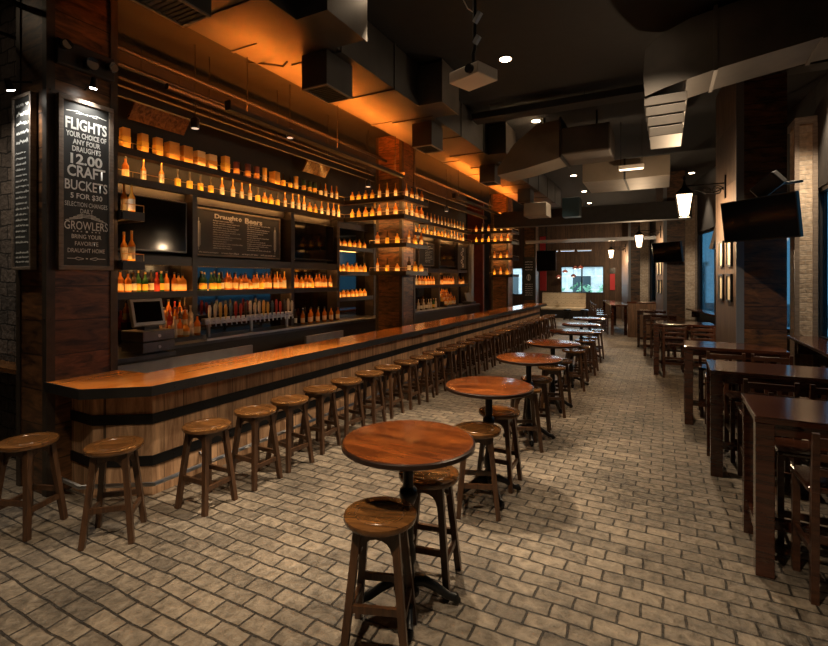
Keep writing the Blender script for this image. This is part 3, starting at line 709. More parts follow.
fn.build('chalk_lettering', M['chalkline'], fl)
# tall board on the camera-side face
lb = flat('chalkboard', (-5.755,2.345,2.17), (1,0,0), .37, 1.72, None, 'tall handwritten chalkboard list on the stone-wall side of the column', 'chalkboard')
board(lb, .37, 1.72, .03)
l2 = MB()
for i in range(5): scribble(l2, .07, .31, 1.60-.09*i, .055, .012)
for i in range(17): scribble(l2, .06, random.uniform(.24,.33), 1.14-.055*i, .03, .008)
for i in range(3): scribble(l2, .06, .31, .16-.045*i, .026, .008)
l2.build('chalk_lettering', M['chalkline'], lb)
# small far board, painted panel
sb_ = flat('chalkboard', (-6.70,13.1,2.5), (0,1,0), 1.1, .74, None, 'small dark chalkboard in the far bay past the middle column', 'chalkboard')
board(sb_, 1.1, .74, .03); s3 = MB()
for i in range(11): scribble(s3, .45, random.uniform(.75,1.0), .62-.05*i, .026, .008)
s3.build('chalk_lettering', M['chalkline'], sb_)
pp = flat('painted_panel', (-6.60,16.05,2.46), (0,1,0), .8, .82, None, 'narrow black panel with pale floral motif past the far television', 'panel')
MB().box(0,.8,0,.03,0,.82).build('panel_board', M['chalk'], pp); s4 = MB()
for k in range(5):
    cx, cz = .4+.06*(-1)**k, .12+.145*k
    ribbon(s4, [(cx+.07*math.cos(t*.7), cz+.06*math.sin(t*.7)) for t in range(10)], .03)
s4.build('motif', M['chalkline'], pp)
for i, (y0, y1) in enumerate(((4.03,4.9),(7.66,8.4))):
    o = empty('wood_board', (-6.55,(y0+y1)/2,4.46), 0, ('orange-lit wooden board hung above the topmost shelf, near the chalkboard column','orange-lit wooden board hung above the topmost shelf, near middle column')[i], 'board')
    mb = MB(); mb.T = Matrix.Rotation(R(35),4,'Y'); mb.box(-.02,.02,-(y1-y0)/2,(y1-y0)/2,-.16,.16); mb.build('plank', M['seatwood'], o)
    for sy in (-1, 1): MB().tube([(0,sy*.3,.12),(0,sy*.3,ZC-4.46)], .006).build('hanger', M['pipe'], o)
# post and door past the back bar
tag(MB().box(-6.85,-6.45,17.02,17.26,0,3.42).build('partition_post', M['bluesteel']), 'grey-blue partition post ending the back bar', 'post')
# ------------------------------------------------------------------ lamps on the first column
def spotlamp(loc, aim, label, lit=True, r=.035, group=None, base=None):
    o = empty('spot_lamp', loc, 0, label, 'lamp', group)
    a = Vector(aim).normalized()
    MB().tube([-a*.10, a*.0], [r*.7, r], 12).build('lamp_head', M['tvframe'], o, smooth=True)
    MB().tube([a*.001, a*.006], r*.88, 12).build('lens', M['lampwhite'] if lit else M['lensoff'], o)
    if lit:
        l = bpy.data.lights.new('picture_beam', 'SPOT'); l.energy = 36; l.color = (1.0,.94,.84); l.spot_size = R(100); l.spot_blend = .8; l.shadow_soft_size = .03
        q = bpy.data.objects.new('picture_beam', l); COL.objects.link(q); q.parent = o; q.location = a*.03; q.rotation_euler = a.to_track_quat('-Z','Y').to_euler()
    if base is not None: MB().tube([-a*.07, Vector(base)-Vector(loc)], .010, 6).build('arm', M['tvframe'], o)
    return o
spotlamp((-5.05,2.72,3.99), (-.16,0,-1), 'small lit picture lamp above the flights chalkboard', base=(-5.195,2.72,4.0))
spotlamp((-5.44,2.20,3.86), (-.1,.4,-1), 'small lit picture lamp above the handwritten chalkboard', base=(-5.46,2.375,4.0))
tb = empty('triple_spot', (-5.13,2.72,4.26), 0, 'black fitting with three unlit round spots above the flights board', 'lamp')
MB().box(-.07,.0,-.28,.26,-.10,.14,bev=.01).build('fitting', M['grille'], tb)
for y, z, rr in ((-.21,.09,.05),(.0,-.01,.065),(.19,.04,.05)):
    MB().tube([(-.02,y,z),(.07,y*1.1,z-.02)], [rr*.8,rr], 12).build('spot_head', M['tvframe'], tb, smooth=True)
    MB().tube([(.071,y*1.1,z-.02),(.076,y*1.1,z-.02)], rr*.85, 12).build('spot_lens', M['lensoff'], tb)
# ------------------------------------------------------------------ ceiling works
def rbox(name, dims, mat, label, cat, group=None, bev=.012, seams=None):
    o = MB().box(*dims, bev=bev).build(name, mat); return tag(o, label, cat, group)
md = empty('main_duct', (-3.64,8.2,4.7), 0, 'long black rectangular duct running above the bar counter', 'duct')
MB().box(-.36,.36,-8,9.5,0,.62).build('duct_body', M['ductdark'], md)
for y in [-7.4+1.22*i for i in range(14)]:
    MB().box(-.375,.375,y-.02,y+.02,-.016,.63).build('duct_seam', M['ductdark'], md)
sd = empty('side_duct', (-4.42,8.2,4.92), 0, 'shallow duct running between main duct and back bar', 'duct')
MB().box(-.33,.36,-8,9.5,0,.40).build('duct_body', M['ductdark'], sd)
for y in [-7.2+1.6*i for i in range(10)]: MB().box(-.34,.37,y-.02,y+.02,-.014,.405).build('duct_seam', M['ductdark'], sd)
def outlet(y0, y1, label):
    o = empty('duct_outlet', (-3.55,(y0+y1)/2,4.3), 0, label, 'duct outlet', 'grille boxes hanging under the main duct')
    h = (y1-y0)/2
    MB().box(-.18,.18,-h,h,0,.385).build('outlet_box', M['ductdark'], o)
    f = MB()
    for a in ((-.18,.18,-h,-h+.03),(-.18,.18,h-.03,h),(-.18,-.15,-h+.03,h-.03),(.15,.18,-h+.03,h-.03)): f.box(*a, -.015, 0)
    f.build('outlet_frame', M['boardframe'], o)
    g = MB()
    for k in range(9): g.box(-.15,.15,-h+.04+k*(2*h-.08)/9,-h+.055+k*(2*h-.08)/9,-.008,-.001)
    g.build('grille', M['grille'], o)
for (a, b, t) in ((2.25,2.75,'duct grille box above the chamfered bar end'),(4.3,4.8,'second duct grille box along the bar from its chamfered end'),(7.05,7.5,'third duct grille box along the bar, before the middle column'),
                  (10.35,10.8,'fourth duct grille box along the bar, past the middle column'),(13.6,14.05,'fifth duct grille box along the bar, above the far bay')): outlet(a, b, t)
for (a, b, t) in ((3.7,4.36,'first boxed branch on aisle side of the main duct'),(6.4,7.0,'second boxed branch on aisle side of the main duct'),(9.6,10.3,'third boxed branch on aisle side of the main duct')):
    o = empty('duct_branch', (-3.08,(a+b)/2,4.7), 0, t, 'duct', 'boxed branches on the main duct'); h = (b-a)/2
    MB().box(-.2,.19,-h,h,.0,.6).build('duct_body', M['ductdark'], o); MB().box(.191,.205,-h-.02,h+.02,-.015,.62).build('duct_flange', M['duct'], o)
# beams with added uplight strips over the shelves, added light channels, pipes, track
bm_ = empty('light_beam', (-5.92,6.2,4.33), 0, 'dark beam with added amber light strip above the back bar shelves', 'beam')
MB().box(-.03,.03,-3.1,3.1,0,.05).build('beam_rail', M['pipe'], bm_); MB().box(-.03,-.024,-3.1,3.1,.05,.10).box(.024,.03,-3.1,3.1,.05,.10).build('beam_lip', M['pipe'], bm_); MB().box(-.018,.018,-3.08,3.08,.052,.060).build('led_strip', M['ledup'], bm_)  # this strip is added on the beam to throw amber light upward
MB().box(-.028,.028,-3.1,3.1,.13,.16).build('upper_rail', M['pipe'], bm_)
for y in (-2.8,-1.4,0,1.4,2.8): MB().tube([(0,y,.05),(0,y,ZC-4.33)], .008).build('hanger', M['pipe'], bm_)
bm2 = empty('light_beam', (-5.92,13.8,4.33), 0, 'dark beam with added amber light strip above the far bay shelves', 'beam')
MB().box(-.03,.03,-3.6,3.4,0,.05).build('beam_rail', M['pipe'], bm2); MB().box(-.03,-.024,-3.6,3.4,.05,.10).box(.024,.03,-3.6,3.4,.05,.10).build('beam_lip', M['pipe'], bm2); MB().box(-.018,.018,-3.55,3.35,.052,.060).build('led_strip', M['ledup'], bm2)
for y in (-2.8,0,2.8): MB().tube([(0,y,.05),(0,y,ZC-4.33)], .008).build('hanger', M['pipe'], bm2)
for yc, hl, lab_ in ((6.3,2.2,'added dark channel with upward amber light over the near bartender aisle'),(14.0,2.8,'added dark channel with upward amber light over the far bartender aisle')):
    b3 = empty('added_light_channel', (-4.72,yc,4.15), 0, lab_, 'light')
    MB().box(-.05,.05,-hl,hl,0,.02).box(-.05,-.04,-hl,hl,.02,.045).box(.04,.05,-hl,hl,.02,.055).box(-.05,.05,-hl-.01,-hl,0,.12).box(-.05,.05,hl,hl+.01,0,.12).build('channel_rail', M['pipe'], b3); MB().box(-.03,.03,-hl+.02,hl-.02,.021,.032).build('led_strip', M['ledceil'], b3)  # added light source that turns the duct undersides orange
    for y in (-hl+.3,0,hl-.3): MB().tube([(0,y,.03),(0,y,.772)], .007).build('hanger', M['pipe'], b3)
def pipe(pts, r, label):
    o = MB().tube(pts, r, 8).build('ceiling_pipe', M['pipe'], smooth=True); tag(o, label, 'pipe', 'pipes under the ceiling')
pipe([(-5.62,-1,4.78),(-5.62,17,4.78)], .03, 'dark pipe running beside the beam over the bartender aisle')
pipe([(-6.05,-1,4.62),(-6.05,17,4.62)], .02, 'thin pipe running just behind the beam of the back bar')
pipe([(-5.75,4.0,4.60),(-5.75,8.3,4.60)], .045, 'thick short pipe above the beam of the back bar')
pipe([(-6.2,3,4.85),(-6.2,9.2,4.85)], .03, 'dark pipe closest to the back bar wall')
pipe([(-4.9,4.6,4.98),(-4.3,4.6,4.80),(-4.0,4.6,4.98)], .015, 'short bent pipe crossing under the shallow duct')
def can(x, y, z, label):
    o = empty('can_spot', (x,y,z), 0, label, 'lamp', 'black can spots on rods above the back bar')
    MB().lathe([(.055,0),(.06,.01),(.06,.13),(.03,.16)], 14).build('can', M['tvframe'], o, smooth=True)
    MB().lathe([(.048,-.003),(.048,.0)], 14).build('lens', M['lampfaint'], o); MB().tube([(0,0,.16),(0,0,ZC-z)], .008).build('rod', M['pipe'], o)
can(-5.78,4.45,4.18,'black can spot on a rod near the chalkboard column')
can(-5.72,8.75,4.10,'black can spot on a rod near the middle column')
can(-5.55,6.1,4.45,'black can spot on a rod between the other two, higher up')
can(-5.72,13.0,4.10,'black can spot on a rod in the far bay')
# recessed downlights, some of them added for their light
def downlight(x, y, label, power=560, ang=62):
    o = empty('downlight', (x,y,ZC), 0, label, 'ceiling light', 'round downlights along the aisle')
    MB().lathe([(.115,-.012),(.115,0),(.08,0)], 18).build('trim_ring', M['tvframe'], o, smooth=True)
    MB().lathe([(.085,-.016),(.085,-.0125)], 18).build('lamp_disc', M['lampwarm'], o)
    l = bpy.data.lights.new('downlight_beam', 'SPOT'); l.energy = power; l.color = (1.0,.79,.55); l.spot_size = R(ang); l.spot_blend = .6; l.shadow_soft_size = .06
    q = bpy.data.objects.new('downlight_beam', l); COL.objects.link(q); q.parent = o; q.location = (0,0,-.05)
DL = [(-3.5,.7),(-2.1,1.9),(-2.7,4.6),(-2.07,6.87),(-2.32,9.85),(-2.4,12.6),(-2.5,15.6),(-2.6,18.6),(-2.8,21.6),(-4.5,24.6)]  # first lamp added to brighten the bar end, last to brighten the banquette
for i, (x, y) in enumerate(DL):
    downlight(x, y, 'round downlight in partly added ceiling row over round tables, %s from the entrance end' % ORD[i], (560,400,1250,560,900,560,450,380,330,600)[i], (88,76,60,52,60,62,62,62,62,62)[i])
DR = [(-.9,.3),(-.1,5.6),(1.98,9.3),(.78,16.9),(-.85,24.2),(-6.9,1.5)]  # lamps added to brighten bar front, pier face, brick piers and stone wall
for i, (x, y) in enumerate(DR): downlight(x, y, 'added round downlight outside the round-table row, %s from the entrance end' % ORD[i], (760,420,700,650,600,230)[i], (104,112,84,60,60,84)[i])
# projector
pj = empty('projector', (-1.77,4.72,4.15), R(-20), 'white projector hanging from the ceiling on a pole', 'projector')
MB().box(-.2,.2,-.16,.16,0,.12,bev=.012).build('projector_body', M['white'], pj)
MB().tube([(.10,-.16,.06),(.10,-.20,.06)], .045, 14).build('projector_lens', M['tvframe'], pj, smooth=True)
MB().tube([(0,0,.12),(0,0,.30),(.02,0,.34),(.02,0,ZC-4.15)], .02).build('mount_pole', M['pipe'], pj)
MB().beam((.02,0,.62),(.10,0,.70),.05,.04).beam((.02,0,.40),(.08,0,.46),.05,.04).build('mount_clamp', M['bluesteel'], pj)
MB().tube([(.02,0,.72),(-.12,.05,.85),(-.2,.05,1.0),(-.22,.05,ZC-4.15)], .006, 6).build('cable', M['white'], pj, smooth=True)
# cable tray across
ct_ = empty('cable_tray', (0,8.6,5.08), 0, 'black cable tray crossing the ceiling past the projector', 'cable tray')
MB().box(-3.2,2.1,-.16,.16,0,.03).box(-3.2,2.1,-.16,-.14,.03,.12).box(-3.2,2.1,.14,.16,.03,.12).build('tray', M['grille'], ct_)
for x in (-2.9,-1.2,.5,1.9): MB().tube([(x,0,.03),(x,0,ZC-5.08)], .008).build('hanger', M['pipe'], ct_)
MB().tube([(-3.1,-.03,.06),(-1,.03,.07),(1,-.04,.06),(2,0,.07)], .022).tube([(-3.1,.06,.06),(-.5,.05,.06),(2,.08,.06)], .018).build('cable', M['tvframe'], ct_, smooth=True)
# big duct on the window side, its end curving down to a louvre
bd_ = empty('curved_duct', (0,6.6,0), 0, 'large dark duct from the window wall curving down to an outlet', 'duct')
prof = [(2.28,4.74),(1.55,4.70),(1.0,4.62),(.55,4.55),(.22,4.48),(-.02,4.42),(-.20,4.36),(-.22,4.62),(-.20,4.95),(-.02,5.10),(.3,5.22),(.8,5.30),(2.28,5.32)]
mb = MB(); n = len(prof)
vs = [(x,0,z) for x, z in prof] + [(x,.72,z) for x, z in prof]
mb._add(vs, [tuple(range(n)), tuple(range(2*n-1,n-1,-1))] + [(i,(i+1)%n,n+(i+1)%n,n+i) for i in range(n)]); mb.build('duct_body', M['duct'], bd_)
for x, z in ((1.55,4.69),(.55,4.545)): MB().box(x-.02,x+.02,-.015,.735,z-.012,5.30).build('duct_seam', M['duct'], bd_)
lv = empty('duct_outlet', (0,6.6,0), 0, 'stepped louvre outlet under the end of the curved duct', 'duct outlet')
for k in range(4):
    z = 4.36-.13*k; xa, xb = -.21+.02*k, .26-.015*k
    MB().box(xa, xb, .03, .69, z-.112, z, bev=.006).build('louvre_blade', M['duct'], lv)
MB().box(-.15,.20,.08,.64,3.86,4.36).build('outlet_core', M['grille'], lv)
bx_ = empty('duct_box', (2.0,5.6,4.0), 0, 'slanted dark duct box high at the window wall', 'duct')
mb = MB(); mb._add([(-.35,-.5,.55),(-.05,.5,.55),(.28,.5,.0),(.28,-.5,.0),(-.35,-.5,1.0),(-.05,.5,1.0),(.28,.5,1.0),(.28,-.5,1.0)], [(0,1,2,3),(4,5,6,7),(0,1,5,4),(1,2,6,5),(2,3,7,6),(3,0,4,7)]); mb.build('duct_body', M['duct'], bx_)
# mid-room tan ducts
e1 = empty('elbow_duct', (-1.95,9.4,0), 0, 'tan elbow duct hanging over the middle of the aisle', 'duct')
mb = MB(); pf = [(-1.05,4.20),(-.45,4.28),(.20,4.42),(.20,5.15),(-.25,5.12),(-.70,4.80),(-1.05,4.35)]
n = len(pf); vs = [(x,0,z) for x, z in pf] + [(x,.8,z) for x, z in pf]
mb._add(vs, [tuple(range(n)), tuple(range(2*n-1,n-1,-1))] + [(i,(i+1)%n,n+(i+1)%n,n+i) for i in range(n)]); mb.build('duct_body', M['ducttan'], e1)
mb = MB().box(.235,1.1,-.1,.9,4.44,4.95,bev=.03); mb.build('duct_section', M['duct'], e1); MB().box(.2,.235,-.12,.92,4.40,5.16).build('duct_flange', M['grille'], e1); MB().box(-.2,-.17,.38,.42,5.0,ZC).box(.8,.83,.38,.42,4.9,ZC).build('hanger', M['pipe'], e1)
d2 = empty('flat_duct', (-.72,11.6,4.2), 0, 'wide flat tan duct crossing above the aisle past the elbow', 'duct')
MB().box(-.85,.85,-.62,.85,0,.42,bev=.01).build('duct_body', M['ducttan'], d2); MB().box(-.02,.02,-.635,.865,-.012,.43).build('duct_seam', M['grille'], d2)
fx = empty('strip_light', (-.58,10.75,4.33), 0, 'short glowing strip light in front of the flat duct', 'ceiling light')
MB().box(-.24,.24,-.05,.05,.02,.10,bev=.006).build('light_housing', M['white'], fx); MB().box(-.22,.22,-.04,.04,.002,.019).build('diffuser', M['lampdim'], fx)
MB().tube([(-.2,0,.1),(-.2,0,ZC-4.33)], .006).tube([(.2,0,.1),(.2,0,ZC-4.33)], .006).build('hanger', M['pipe'], fx)
tag(MB().box(-4.9,.7,15.0,15.35,3.75,4.25).build('bulkhead', M['blackwall']), 'dark bulkhead beam crossing the room past the flat duct', 'beam')
tag(MB().box(-4.9,.2,19.0,19.2,3.5,3.62).build('bulkhead', M['bluesteel']), 'pale steel rail crossing the room near the far tables', 'beam')
pd_ = rbox('ceiling_box', (-3.3,-2.7,12.6,13.2,3.75,4.1), M['ducttan'], 'small tan box duct hanging before the dark bulkhead', 'duct')
pd2 = rbox('ceiling_box', (-2.45,-2.0,13.4,13.8,3.78,4.3), M['teal'], 'small blue-black box hanging beside the tan box duct', 'box')
for x in (-4.4,-3.7,-3.0):
    o = empty('strip_light', (x, 21.5, 3.3), 0, {-4.4:'pale strip light far down the room, next to the poster column',-3.7:'pale strip light far down the room, middle of three',-3.0:'pale strip light far down the room, next to the lanterns'}[x], 'ceiling light', 'pale strip lights far down the room')
    MB().box(-.3,.3,-.05,.05,0,.06).build('light_housing', M['white'], o); MB().tube([(0,0,.06),(0,0,ZC-3.3)], .006).build('hanger', M['pipe'], o)
    MB().box(-.28,.28,-.04,.04,-.01,-.001).build('diffuser', emit('strip_cool%d' % int(-x*10), (.6,.8,1.0), 2.0), o)
# ------------------------------------------------------------------ stools
def make_stool():
    o = empty('bar_stool', (0,0,0)); H_ = .74
    MB().lathe([(.175,H_-.042),(.205,H_-.036),(.212,H_-.02),(.208,H_-.004),(.195,H_),(.150,H_),(.146,H_-.005),(.138,H_-.006),(.132,H_-.002),(.08,H_-.006),(.0,H_-.010)], 32).build('seat', M['seatwood'], o, smooth=True)
    tp, ft_ = .105, .172
    for sx, sy in ((1,1),(1,-1),(-1,-1),(-1,1)):
        MB().beam((sx*tp,sy*tp,H_-.04), (sx*ft_,sy*ft_,0), .044, .044, .040, .040).build('leg', M['stoolwood'], o)
    def at_z(z): t = (H_-.04-z)/(H_-.04); return tp+(ft_-tp)*t
    for k in range(4):
        mb = MB(); mb.T = Matrix.Rotation(k*math.pi/2, 4, 'Z')
        y = at_z(.66); pts = []
        w = y-.015
        top = [(-w,H_-.045),(w,H_-.045)]
        w2 = at_z(.55)-.02
        arch = [(w2,.55)] + [(w2*math.cos(t)*.86, .57+.075*math.sin(t)) for t in [math.pi*j/8 for j in range(9)]] + [(-w2,.55)]
        poly = top + arch; m = len(poly)
        vs = [(p[0],-y-.011,p[1]) for p in poly] + [(p[0],-y+.011,p[1]) for p in poly]
        mb._add(vs, [tuple(range(m)), tuple(range(2*m-1,m-1,-1))] + [(i,(i+1)%m,m+(i+1)%m,m+i) for i in range(m)])
        mb.build('apron', M['stoolwood'], o)
        z = .215 if k % 2 else .275; r_ = at_z(z)
        mb = MB(); mb.T = Matrix.Rotation(k*math.pi/2, 4, 'Z'); mb.beam((-r_+.01,-r_,z),(r_-.01,-r_,z), .024, .040); mb.build('stretcher', M['stoolwood'], o)
    return o
stool0 = make_stool(); st_used = [False]
def stool(x, y, rz, label, group):
    o = copy_tree(stool0) if st_used[0] else stool0; st_used[0] = True
    o.location = (x,y,0); o.rotation_euler = (0,0,rz); tag(o, label, 'stool', group)
stool(-4.70,2.02,R(20),'round wooden stool before the stone wall beside the bar end','stools at the bar')
stool(-3.95,2.29,R(43),'round wooden stool standing at the chamfered corner of the bar','stools at the bar')
for i in range(29):
    stool(-3.73+random.uniform(-.02,.02), 3.03+.54*i+random.uniform(-.03,.03), R(random.uniform(-9,9)), 'round wooden stool, %s along the straight bar front from the chamfered corner' % ORD[i], 'stools at the bar')
# ------------------------------------------------------------------ round tables
def make_round():
    o = empty('round_table', (0,0,0)); H_ = 1.06
    MB().lathe([(0,H_),(.40,H_),(.412,H_-.004)], 56).build('tabletop', M['tabletop'], o, smooth=True)
    MB().lathe([(.412,H_-.004),(.424,H_-.010),(.424,H_-.034),(.412,H_-.042),(.05,H_-.042)], 56).build('edge_band', M['tableedge'], o, smooth=True)
    MB().lathe([(.11,H_-.055),(.11,H_-.043),(.05,H_-.043)], 20).build('top_plate', M['iron'], o, smooth=True)
    MB().lathe([(.036,H_-.055),(.034,.80),(.036,.76),(.055,.74),(.060,.70),(.042,.66),(.034,.64),(.033,.40),(.045,.36),(.05,.30),(.036,.26),(.045,.14),(.07,.11),(.07,.08),(.0,.07)][::-1], 18).build('column', M['iron'], o, smooth=True)
    for k in range(4):
        mb = MB(); mb.T = Matrix.Rotation(k*math.pi/2+.5, 4, 'Z')
        mb.tube([(.04,0,.15),(.10,0,.155),(.18,0,.11),(.25,0,.06),(.30,0,.045)], [.032,.034,.028,.026,.030], 10)
        mb.tube([(.295,0,.05),(.31,0,.028),(.33,0,.022)], [.03,.028,.016], 10); mb.build('claw_foot', M['iron'], o, smooth=True)
    return o
rt0 = make_round()
RT = [(-1.44,2.67),(-1.49,4.40),(-1.55,6.18),(-1.57,7.80),(-1.60,9.70),(-1.64,11.3),(-1.70,13.1)]
for i, (x, y) in enumerate(RT):
    o = rt0 if i == 0 else copy_tree(rt0)
    o.location = (x,y,0); o.rotation_euler = (0,0,R((0,12,-8,5,-14,9,3)[i]))
    tag(o, 'round pedestal table with red-brown top, %s in the row from entrance end' % ORD[i], 'table', 'round tables in a row down the aisle')
    for k, dy in enumerate((-.34,.30)):
        jx = (0.0,.01,.03,.05,.10,.12,.14)[i]
        stool(x+jx+(.0 if k else .0), y+dy, R((18,12)[k]+random.uniform(-12,12) if i else (20,10)[k]), 'round wooden stool on the %s side of the %s round table' % (('entrance','far-window')[k], ORD[i]), 'stools at the round tables')
# ------------------------------------------------------------------ high tables and chairs
def make_high(L):
    o = empty('high_table', (0,0,0)); D, H_ = .76, 1.12
    MB().box(0, L, 0, D, H_-.045, H_, bev=.005).build('tabletop', M['mahog'], o)
    MB().box(.04, L-.04, .04, D-.04, H_-.13, H_-.046).build('apron', M['mahog'], o)
    for x in (.005, L-.115):
        for y in (.005, D-.115): MB().box(x, x+.11, y, y+.11, 0, H_-.046, bev=.004).build('leg', M['mahog'], o)
    MB().box(.05, L-.05, D/2-.03, D/2+.03, .20, .27).build('foot_rail', M['mahog'], o)
    for x in (.03, L-.09): MB().box(x, x+.06, .116, D-.116, .20, .27).build('side_rail', M['mahog'], o)
    return o
def make_chair():
    o = empty('high_chair', (0,0,0)); w = .20
    for sx in (-1,1):
        MB().beam((sx*w,-.20,0), (sx*w,-.21,.72), .042, .042).beam((sx*w,-.21,.72), (sx*w,-.235,1.10), .042, .036, .036, .030).build('back_leg', M['chairwood'], o)
        MB().beam((sx*w,.19,0), (sx*w,.19,.70), .042, .042).build('front_leg', M['chairwood'], o)
        MB().box(sx*w-.011, sx*w+.011, -.18, .17, .30, .34).build('side_stretcher', M['chairwood'], o)
    MB().box(-.23,.23,-.19,.23,.70,.74,bev=.012).build('seat', M['mahog'], o)
    for z, h in ((1.04,.06),(.945,.045),(.85,.045)): MB().box(-w+.018,w-.018,-.238,-.216,z-h/2,z+h/2,bev=.004).build('back_slat', M['chairwood'], o)
    MB().box(-w+.02,w-.02,.175,.20,.22,.27).build('foot_bar', M['chairwood'], o); MB().box(-w+.02,w-.02,-.212,-.19,.40,.44).build('back_stretcher', M['chairwood'], o)
    return o
ht0 = make_high(1.27); ch0 = make_chair(); ch_used = [False]
def chair(x, y, rz, label, group='chairs at the high tables'):
    o = copy_tree(ch0) if ch_used[0] else ch0; ch_used[0] = True
    o.location = (x,y,0); o.rotation_euler = (0,0,rz); tag(o, label, 'chair', group)
HT = [(.57,4.06),(.44,5.89),(.27,7.82),(-.18,11.55),(-.47,14.2),(-.70,16.0)]
for i, (x, y) in enumerate(HT):
    o = ht0 if i == 0 else copy_tree(ht0)
    rz = R(-1.0) if i < 3 else R(1.5)
    if i == 2: o.scale = (.95,1,1)
    if i > 2: o.scale = ((.9,.62,.62)[i-3],1,1)
    o.location = (x,y,0); o.rotation_euler = (0,0,rz)
    tag(o, 'dark glossy mahogany high table, %s in its row from the entrance end' % ORD[i], 'table', 'high tables along the window wall')
    for k, dx in enumerate((.48,.98)):
        if i > 3 and k: continue
        if i > 2: dx -= .08
        chair(x+dx, y-.02+(.0 if i else .06), R(random.uniform(-3,3)), 'ladder-back high chair at entrance side of the %s high table, %s' % (ORD[i], ('next to the aisle','next to the windows')[k]))
    if i < 4:
        for k, dx in enumerate((.48,.98)):
            if i > 2: dx -= .08
            if i == 2 and k: continue
            chair(x+dx-.03, y+.76, R(180+random.uniform(-3,3)), 'ladder-back high chair at far side of the %s high table, %s' % (ORD[i], ('next to the aisle','next to the windows')[k]))
# window ledge
le = empty('window_ledge', (0,0,0), 0, 'dark wooden drink ledge running under the near windows', 'ledge')
MB().box(1.87,2.28,4.5,10.15,1.075,1.12,bev=.006).build('ledge_top', M['mahog'], le)
for y in (4.8,6.5,8.2,9.9): MB().box(1.97,2.28,y-.03,y+.03,.85,1.074).build('bracket', M['mahog'], le)
l2_ = empty('window_ledge', (0,0,0), 0, 'dark wooden drink ledge under the teal windows past the first pier', 'ledge')
mb = MB(); mb.prism([(1.85,11.4),(2.19,11.4),(1.0,18.0),(.66,18.0)], 1.075, 1.12); mb.build('ledge_top', M['mahog'], l2_)
for t in (.05,.5,.95):
    cx, cy = 1.95-1.2*t, 11.4+6.6*t; MB().box(cx, cx+.22, cy-.03, cy+.03, .85, 1.074).build('bracket', M['mahog'], l2_)
# booth partition and far high table with chairs
bp_ = empty('booth_partition', (-1.12,18.6,0), 0, 'low barn-board booth partition past the high tables', 'partition')
MB().box(0,1.5,0,.12,0,1.22).build('partition_panel', M['barn'], bp_); MB().box(-.02,1.5,-.02,.14,1.22,1.27,bev=.006).build('top_rail', M['mahog'], bp_)
ft2 = empty('high_table', (-1.75,21.0,0), R(100), 'long dark high table beyond the booth partition', 'table')
MB().box(-2.0,2.2,-.3,.3,1.07,1.12).build('tabletop', M['mahog'], ft2)
for x in (-1.9,2.0):
    for y in (-.25,.2): MB().box(x,x+.1,y,y+.1,0,1.07).build('leg', M['mahog'], ft2)
for i, (x, y) in enumerate(((-2.05,19.3),(-2.25,20.4),(-2.45,21.5),(-2.65,22.6))):
    chair(x, y, R(-80), 'high chair at the long table beyond the booth partition, %s from the partition' % ORD[i], 'chairs at the long far table')
# banquette
bq = empty('banquette', (-4.7,25.9,0), 0, 'cream tufted banquette under the bright far window', 'banquette')
MB().box(-1.15,1.1,.0,.55,0,.42).build('base', M['bartrim'], bq); MB().box(-1.15,1.1,-.02,.45,.42,.58,bev=.04).build('seat_cushion', M['cream'], bq, smooth=True)
bk = MB(); nx, nz = 44, 18
gv = [[bk.bm.verts.new((-1.15+2.25*i/nx, .40-.045*abs(math.sin(math.pi*(i/4+j/3)/1)*math.sin(math.pi*(i/4-j/3))), .55+.78*j/nz)) for j in range(nz+1)] for i in range(nx+1)]
for i in range(nx):
    for j in range(nz): bk.bm.faces.new((gv[i][j],gv[i+1][j],gv[i+1][j+1],gv[i][j+1]))
bk.box(-1.15,1.1,.402,.5,.55,1.34); bk.build('tufted_back', M['cream'], bq, smooth=True)
bt = MB()
for i in range(0,nx+1,4):
    for j in range(0,nz+1,6): bt.lathe([(.014,-.01),(.014,.01)], 6, c=(-1.15+2.25*i/nx,.355,.56+.77*j/nz))
bt.build('tuft_button', M['chairwood'], bq)
for i, (x, y) in enumerate(((-4.3,24.9),(-3.5,25.2))):
    o = empty('low_stool', (x,y,0), 0, ('dark low stool before the cream banquette, on its bar side','dark low stool before the cream banquette, on its lantern side')[i], 'stool', 'low stools by the banquette')
    MB().lathe([(.16,.44),(.2,.46),(.2,.52),(.15,.55)], 16).build('seat', M['iron'], o, smooth=True)
    for sx in (-1,1):
        for sy in (-1,1): MB().tube([(sx*.1,sy*.1,.45),(sx*.15,sy*.15,0)], .02).build('leg', M['iron'], o)
# poster, hanging tv, red banner, wall lamp hood
ps = flat('poster', (-5.76,21.965,1.1), (1,0,0), .52, 2.0, None, 'black poster with pale emblem on the column past the bar', 'poster')
MB().box(0,.5,0,.0345,0,2.0).build('poster_sheet', M['chalk'], ps); q = MB()
for i in range(4): scribble(q, .08, .42, 1.75-.12*i, .06, .016)
ribbon(q, [(.25+.09*math.cos(t*.63), 1.05+.14*math.sin(t*.63)) for t in range(11)], .02); ribbon(q, [(.25,.92),(.25,1.18)], .05)
for i in range(6): scribble(q, .08, .42, .72-.1*i, .05, .014)
q.build('print', M['chalkline'], ps)
ht_ = empty('television', (-4.67,20.0,2.4), R(-14), 'black television hanging past the end of the bar', 'television')
MB().box(0,.86,-.05,.0,0,.86,bev=.01).build('housing', M['tvframe'], ht_); MB().box(.03,.83,-.056,-.051,.03,.83).build('screen', M['tv'], ht_); MB().tube([(.43,-.02,.86),(.43,-.02,ZC-2.4)], .03).build('mount_pole', M['pipe'], ht_)
rb = empty('red_banner', (-5.3,24,1.5), 0, 'tall narrow red banner beside the poster column', 'banner')
